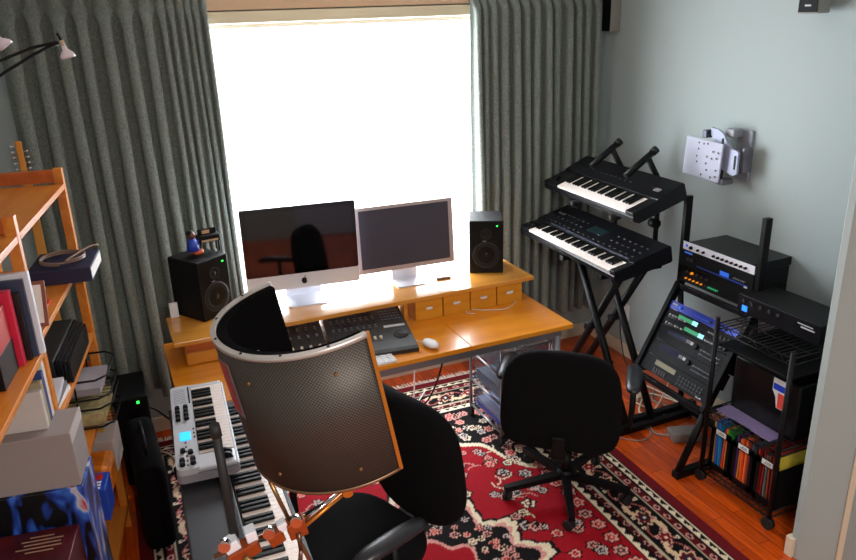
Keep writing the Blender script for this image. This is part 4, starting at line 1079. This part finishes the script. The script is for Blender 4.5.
# ------------------------------------------------------------------ equipment rack
rk = thing('equipment_rack', 'black angled studio rack stand holding audio units, against the right wall', 'rack', (2.75, 2.69, 0))
def K(x, y, z): return (x-2.75, y-2.69, z)
for y in (2.432, 2.948):
    s = 1 if y > 2.6 else -1
    MB().box(*K(2.755, y-.014, .80), *K(2.795, y+.014, 1.29), bev=.003).build('upright', M_blackm, rk)
    p, q = Vector(K(2.505, y, .335)), Vector(K(2.765, y, .81)); d = q-p
    MB(Matrix.Translation(p) @ d.to_track_quat('Z', 'Y').to_matrix().to_4x4()).box(-.014, -.02, 0, .014, .02, d.length, bev=.003).build('slanted_rail', M_blackm, rk)
    MB().cyl(K(2.86, y, .03), K(2.77, y, .82), .016).build('rear_strut', M_blackm, rk)
    p, q = Vector(K(2.52, y, .345)), Vector(K(2.84, y, .30))
    MB().cyl(p, q, .014).build('side_bar', M_blackm, rk)
    p, q = Vector(K(2.50, y, .36)), Vector(K(2.38, y, .03))
    if s < 0: MB().cyl(Vector(K(2.55, y, .40)), q, .019).build('front_strut', M_blackm, rk)
    MB().box(*K(2.36, y-.022, .0), *K(2.96, y+.022, .04), bev=.006).build('foot', M_blackm, rk)
for z, x in ((.335, 2.495), (.795, 2.745)):
    MB().box(*K(x, 2.446, z-.016), *K(x+.02, 2.934, z+.016), bev=.003).build('cross_bar', mat('bar_dark', '24252a', .25, .4), rk)
MB().box(*K(2.84, 2.44, .02), *K(2.88, 2.94, .05), bev=.003).build('floor_bar', M_blackm, rk)
def unit(M, h, depth, name, label, mface, decor):
    """front faces -x; local y = 0..482 mm across (towards the window), z up"""
    t = bpy.data.objects.new(name, None); COL.objects.link(t); t.matrix_world = M
    tag(t, label, 'audio unit', 'rack mounted audio units')
    bx('chassis', M_blacks, t, .004, -.215, .002, depth, .215, h-.002)
    fp = bx('faceplate', mface, t, 0, -.241, .001, .004, .241, h-.001)
    decor(t, h)
    return t
def kn_(t, y, z, r, m, n=12, name='knob'): return MB().cyl((0, y, z), (-.012, y, z), r, r*.85, n=n).build(name, m, t)
def disp(t, y0, y1, z0, z1, m, name='display'): return bx(name, m, t, -.0012, y0, z0, 0, y1, z1)
M_lg = mat('lamp_green', '30a070', .4, emit=('30a068', .5)); M_lc = mat('lamp_cyan', '90e0e8', .4, emit=('a0f0f4', 1.))
M_lb = mat('lamp_blue', '2860c0', .4, emit=('2860d0', .6)); M_lo = mat('lamp_amber', 'e08020', .4, emit=('f09020', .8)); M_lw = mat('print_white', 'c8c8cc', .5)
def d_silver(t, h):
    for i, y in enumerate((.18, .13, .09, .02, -.01, -.04, -.07, -.10, -.13, -.16, -.19)): kn_(t, y, h*.45, .010 if i == 0 else .007, M_black)
    disp(t, .205, .222, h*.4, h*.7, M_lb)
def d_deck(t, h):
    disp(t, -.02, .13, h*.40, h*.72, M_black, 'tape_slot'); disp(t, -.09, -.03, h*.30, h*.55, M_lb)
    disp(t, -.21, .13, h*.20, h*.27, mat('blue_strip', '2848b0', .4), 'blue_strip'); disp(t, .17, .225, h*.80, h*.90, M_lb, 'blue_mark')
    for y in (.19, .165): kn_(t, y, h*.5, .010, M_dgrey)
    for k in range(5): kn_(t, -.13-.016*k, h*.45, .004, M_grey, 8, 'button')
    disp(t, -.21, -.19, h*.1, h*.22, M_lw, 'white_mark')
def d_amber(t, h):
    for k in range(6): kn_(t, .195-.028*k, h*.30, .0045, M_lo if k < 5 else M_dgrey, 8, 'button')
    for k in range(5): kn_(t, .19-.035*k, h*.72, .007, M_lo if k == 1 else M_dgrey)
    for k in range(5): kn_(t, .03-.014*k, h*.30, .0045, M_lg, 8, 'button')
    disp(t, -.20, -.04, h*.2, h*.8, M_black)
def d_blue(t, h):
    kn_(t, .16, h*.5, .009, MATS['lamp_blue']); disp(t, .19, .225, h*.5, h*.75, M_lw, 'white_mark'); disp(t, -.05, .06, h*.42, h*.48, M_lb, 'printed_line')
    for k in range(3): kn_(t, -.06-.05*k, h*.5, .006, M_dgrey)
def d_disp(y0, gr):
    def f(t, h):
        disp(t, y0-.05, y0+.05, h*.30, h*.75, M_lg if gr else M_black); disp(t, y0-.088, y0-.052, h*.30, h*.80, M_lc)
        for k in range(6): kn_(t, .20-.022*k, h*.28, .006, M_lw if k % 2 else M_grey)
        for k in range(3): kn_(t, -.16-.025*k, h*.5, .010, M_dgrey)
        for k in range(4): kn_(t, -.08-.017*k, h*.4, .005, M_silver, 8, 'button')
    return f
def d_synthm(t, h):
    disp(t, -.0, .17, h*.55, h*.80, mat('display_navy', '141c44', .2)); disp(t, -.02, .03, h*.58, h*.77, M_lw, 'lit_digits'); kn_(t, -.045, h*.62, .014, M_black)
    for k in range(9):
        for r_ in range(2): kn_(t, -.09-.015*k, h*(.35+.25*r_), .004, M_grey, 6, 'button')
def d_pads(t, h):
    disp(t, .0, .15, h*.55, h*.85, mat('display_olive', '8a8668', .3))
    for k in range(8):
        for r_ in range(3): bx('button', M_dgrey, t, -.004, -.05-.022*k, h*(.15+.22*r_), 0, -.035-.022*k, h*(.28+.22*r_))
    for k in range(5): bx('button', M_dgrey, t, -.004, .05+.02*k, h*.1, 0, .062+.02*k, h*.4)
    disp(t, -.215, -.18, h*.1, h*.2, M_lw, 'white_mark')
U = .0445
z = .830; xf = 2.751
unit(T(xf, 2.69, z), 2*U, .26, 'rack_unit', 'black rack unit with row of amber buttons, lowest in the upper rack', M_black, d_amber); z += 2*U
unit(T(xf, 2.69, z), 2*U, .26, 'rack_unit', 'black tape deck style rack unit with blue strip under the silver unit', M_black, d_deck); z += 2*U
unit(T(xf, 2.69, z), U, .27, 'rack_unit', 'silver-fronted rack unit with black knobs at the top of the rack', mat('silver_face', 'e4e4ee', .35, .1), d_silver)
p, q = Vector((2.530, 2.69, .372)), Vector((2.745, 2.69, .765)); d = (q-p).normalized()
xax = Vector((d.z, 0, -d.x))
MSl = Matrix(((xax.x, 0, d.x, p.x-.012), (0, 1, 0, p.y), (xax.z, 0, d.z, p.z), (0, 0, 0, 1)))
s0 = 0
for h, dp, label, mf, dec in (
    (2*U, .10, 'dark grey rack unit with olive display and pads, lowest in the slanted rack', mat('face_grey', '101116', .5, spec=.18), d_pads),
    (2*U, .12, 'dark grey sound module second from the bottom of the slanted rack', MATS['face_grey'], d_synthm),
    (2*U, .14, 'dark grey sound module with lit white digits in the slanted rack middle', MATS['face_grey'], d_synthm),
    (U, .16, 'effects unit with bright cyan display, third from the top of slanted rack', MATS['face_grey'], d_disp(.03, True)),
    (U, .16, 'effects unit with green display directly below the blue one', M_black, d_disp(.10, True)),
    (U, .16, 'bright blue fronted rack unit, topmost in the slanted rack', mat('face_blue', '2038b0', .3, .2), d_blue)):
    unit(MSl @ T(0, 0, s0), h, dp, 'rack_unit', label, mf, dec); s0 += h

# ------------------------------------------------------------------ black wire cart
ct = thing('wire_cart', 'black wire shelf cart on casters in front of the rack, holding files', 'cart', (2.47, 1.95, 0))
CW, CD, CH = .42, .46, .845       # along y, along x, height
def wr(b, p, q, r=.004): b.cyl(p, q, r, n=6)
for x in (0, CD):
    for y in (0, CW):
        MB().cyl((x, y, .05), (x, y, CH+.03), .0115, n=12).build('post', M_blackm, ct)
        MB().cyl((x-.012, y, .030), (x+.012, y, .030), .029, n=18).cyl((x, y, .03), (x, y, .06), .008).build('caster', M_rubber, ct)
for name, z, n in (('wire_shelf', CH, 16), ('wire_shelf', .40, 14), ('wire_shelf', .085, 14)):
    b = MB()
    for zz in (z, z-.03):
        wr(b, (0, 0, zz), (0, CW, zz)); wr(b, (CD, 0, zz), (CD, CW, zz)); wr(b, (0, 0, zz), (CD, 0, zz)); wr(b, (0, CW, zz), (CD, CW, zz))
    for k in range(1, n): wr(b, (0, CW*k/n, z), (CD, CW*k/n, z), .0022)
    for k in (1, 2, 3): wr(b, (CD*k/4, 0, z-.004), (CD*k/4, CW, z-.004), .003)
    for k in range(12): wr(b, (0, CW*k/12, z-.03*(k % 2)), (0, CW*(k+1)/12, z-.03*((k+1) % 2)), .0022)
    b.build(name, M_blackm, ct)
bx('solid_shelf', M_black, ct, .012, .012, .735, CD-.01, CW-.012, .748, bev=.002)
am = thing('amplifier', 'flat black amplifier with blue indicator on top of the wire cart', 'amplifier', (2.665, 2.215, .847))
bx('chassis', M_black, am, 0, -.225, .0, .22, .225, .088, bev=.003)
bx('faceplate', M_blacks, am, -.004, -.228, .0, 0, .228, .088, bev=.001)
bx('blue_indicator', mat('bright_blue', '2878f0', .4, emit=('2878f0', 1.5)), am, -.006, .168, .012, -.004, .198, .040)
for k in range(5): MB().cyl((-.004, .19-.05*k, .062), (-.014, .19-.05*k, .062), .008, n=12).build('knob', M_dgrey, am)
bx('white_print', M_lw, am, -.0052, -.20, .050, -.004, -.13, .056)
bx('white_print', M_lw, am, -.0052, -.19, .064, -.004, -.11, .068)
t = thing('printer', 'black box-shaped printer with colourful sticker inside the wire cart', 'printer', (2.58, 2.16, .402))
bx('printer_body', mat('printer_black', '08080a', .3, spec=.3), t, 0, -.185, 0, .30, .185, .27, bev=.012, seg=3)
stc = MB(Matrix(((0, 0, -1, -.0002), (1, 0, 0, 0), (0, 1, 0, 0), (0, 0, 0, 1)))); stc.prism([(-.045, .26), (-.115, .26), (-.115, .12), (-.075, .12), (-.065, .17), (-.045, .20)], .001)
s = stc.build('sticker', M_paper, t)
bx('blue_band', mat('sticker_blue', '2048d0', .4), s, -.0020, -.112, .205, -.0012, -.048, .235)
bx('orange_band', mat('sticker_orange', 'e85040', .4), s, -.0020, -.112, .123, -.0012, -.078, .195)
t = thing('plastic_tray', 'flat violet plastic sheet tray on the middle cart shelf', 'tray', (2.49, 2.18, .4035))
bx('tray_sheet', mat('violet_plastic', '7a6a90', .25), t, 0, -.16, 0, .088, .16, .006, bev=.002)
MB().tube([(-.002, -.05, .004), (-.012, -.05, .012), (-.012, .05, .012), (-.002, .05, .004)], .003, 6).build('handle', M_black, t)
FC = ['e0a020', '3aa040', '2060c0', 'd83820', 'e8c030', '20a0a0', 'f06020', '803080', '508030', 'c02040']
rg = random.Random(9)
for i in range(3):
    y1 = 2.355-i*.138; y0 = y1-.128
    t = thing('file_holder', ['black file holder with white label and bright folders, nearest the rack', 'black file holder with orange folders, middle of the three in the cart', 'black file holder with dark red folders, nearest the wall corner'][i], 'file box', (2.492, (y0+y1)/2, .088), 0, 'file holders in the wire cart')
    hw = .062; b = MB()
    b.box(0, -hw, 0, .40, -hw+.004, .20); b.box(0, hw-.004, 0, .40, hw, .20); b.box(0, -hw, 0, .40, hw, .004); b.box(.396, -hw, 0, .40, hw, .22)
    b.box(0, -hw, 0, .004, -hw+.022, .215); b.box(0, hw-.022, 0, .004, hw, .215); b.box(0, -hw, 0, .004, hw, .03); b.box(0, -hw, .19, .004, hw, .225)
    b.build('holder_body', M_black, t)
    lb = bx('white_label', M_paper, t, -.0015, -.030, .196, 0, .030, .222)
    for k in range(2): bx('printed_line', M_dgrey, lb, -.0020, -.022, .203+.008*k, -.0015, .020-.01*k, .206+.008*k)
    for k in range(6):
        c_ = (['e0a020', '3a68c0', '2888c8', 'd04838', 'e8902c', '3a9a40'], ['60307c', 'c08030', 'f05a24', 'f07038', '803030', '505868'], ['a02818', '801c1c', '586060', '904020', 'a03030', 'd8c040'])[i][k]
        yy = (y0+y1)/2+.048-.019*k
        o = MB(T(2.50, yy, .0925) @ RX(rg.uniform(-3, 3))).box(0, -.004, 0, .36, .004, .235+rg.uniform(0, .02), bev=.0015).build('hanging_folder', mat('file_'+c_, c_, .5))
        tag(o, '%s hanging file folder in the %s' % (dict(e0a020='amber', **{'3a68c0': 'blue', '2888c8': 'sky blue', 'd04838': 'red', 'e8902c': 'orange', '3a9a40': 'green', '60307c': 'purple', 'c08030': 'tan', 'f05a24': 'orange-red', 'f07038': 'bright orange', '803030': 'maroon', '505868': 'slate', 'a02818': 'brick red', '801c1c': 'dark red', '586060': 'grey', '904020': 'brown', 'a03030': 'crimson', 'd8c040': 'yellow'})[c_], ('black file holder nearest the rack', 'middle one of the three black file holders', 'black file holder nearest the wall corner')[i]), 'folder', 'file folders in the cart')
# ------------------------------------------------------------------ floor cables and strips
t = thing('power_strip', 'grey power adapter block on the floor under the slanted rack', 'power strip', (2.66, 2.70, 0), -20)
bx('strip_body', mat('warm_grey', '8a827e', .5), t, -.08, -.05, 0, .08, .05, .05, bev=.008)
t = thing('plug_block', 'cream multi-plug block on the floor beside the right chair arm', 'power strip', (2.74, 3.20, 0), 70)
bx('plug_body', mat('cream_plastic', 'c8b49c', .5), t, -.09, -.025, 0, .09, .025, .035, bev=.006)
M_gc = mat('grey_cable', '8c8078', .5)
cable('floor_cable', [(2.60, 2.72, .02), (2.55, 2.80, .006), (2.60, 2.90, .006), (2.72, 2.93, .006), (2.80, 3.00, .006), (2.78, 3.10, .006), (2.88, 3.2, .006)], .006, M_gc, 'grey cable curling from the adapter block under the rack', n=8)
cable('floor_cable', [(2.40, 3.02, .006), (2.34, 2.88, .006), (2.42, 2.78, .006), (2.52, 2.80, .006), (2.55, 2.92, .006), (2.48, 3.08, .006)], .0035, M_gc, 'thin cable loop on the floor behind the right chair', n=8)
cable('floor_cable', [(2.70, 3.10, .03), (2.62, 3.02, .006), (2.70, 2.98, .01), (2.66, 3.12, .02), (2.82, 3.16, .008), (2.9, 3.0, .008), (2.85, 3.28, .008), (2.74, 3.30, .008)], .005, M_wcab, 'tangled cream cables on the floor beneath the rack', n=8)
cable('floor_cable', [(2.86, 2.98, .4), (2.84, 3.02, .2), (2.80, 3.05, .03), (2.70, 2.98, .012), (2.75, 2.90, .012), (2.9, 2.92, .012)], .005, M_wcab, 'pale cable hanging down from the rack to the floor', n=8)
cable('outlet_cable', [(3.02, 3.70, .29), (2.98, 3.69, .25), (2.98, 3.66, .10), (2.94, 3.55, .006), (2.9, 3.35, .006), (2.78, 3.28, .02)], .004, M_dgrey, 'dark cord plugged into the wall outlet', n=8)
cable('desk_cable', [(1.62, 3.50, .655), (1.60, 3.52, .35), (1.52, 3.60, .06), (1.40, 3.7, .02), (1.3, 3.8, .02)], .006, M_black, 'black cable hanging under the desk to the floor', n=8)
cable('desk_cable', [(1.42, 3.52, .655), (1.44, 3.56, .35), (1.47, 3.65, .05), (1.6, 3.8, .02)], .004, M_white, 'white cable hanging under the desk to the floor', n=8)
cable('corner_cable', [(.0, 3.86, .012), (.06, 3.82, .012), (.10, 3.72, .012), (.08, 3.62, .012), (.12, 3.55, .012), (.09, 3.45, .012)], .005, M_wcab, 'pale cable on the floor in the corner left of the desk', n=8)
# small white box behind left speaker
o = MB().box(.185, 3.595, .8645, .225, 3.615, .94, bev=.003).build('white_adapter', M_white); tag(o, 'white adapter standing behind the left speaker on the shelf', 'adapter')

# ------------------------------------------------------------------ light
world = bpy.data.worlds.new('sky'); scene.world = world; world.use_nodes = True
bg = world.node_tree.nodes['Background']; bg.inputs['Color'].default_value = (.93, .96, 1, 1); bg.inputs['Strength'].default_value = 5.
def area(name, loc, rot, sx, sy, power, col):
    l = bpy.data.lights.new(name, 'AREA'); l.shape = 'RECTANGLE'; l.size = sx; l.size_y = sy; l.energy = power; l.color = col
    o = bpy.data.objects.new(name, l); COL.objects.link(o); o.location = loc; o.rotation_euler = [R(a) for a in rot]; return o
area('window_daylight', (1.22, YB+.25, 1.45), (-90+8, 0, 0), 1.95, 1.55, 138, (.88, .94, 1.))
area('ceiling_light', (.45, -.5, ZC-.05), (0, 0, 0), .6, .6, 80, (1., .93, .85))
scene.view_settings.view_transform = 'Standard'; scene.view_settings.look = 'None'
scene.view_settings.exposure = 0.; scene.view_settings.gamma = 1.; scene.view_settings.use_curve_mapping = False
scene.cycles.max_bounces = 8
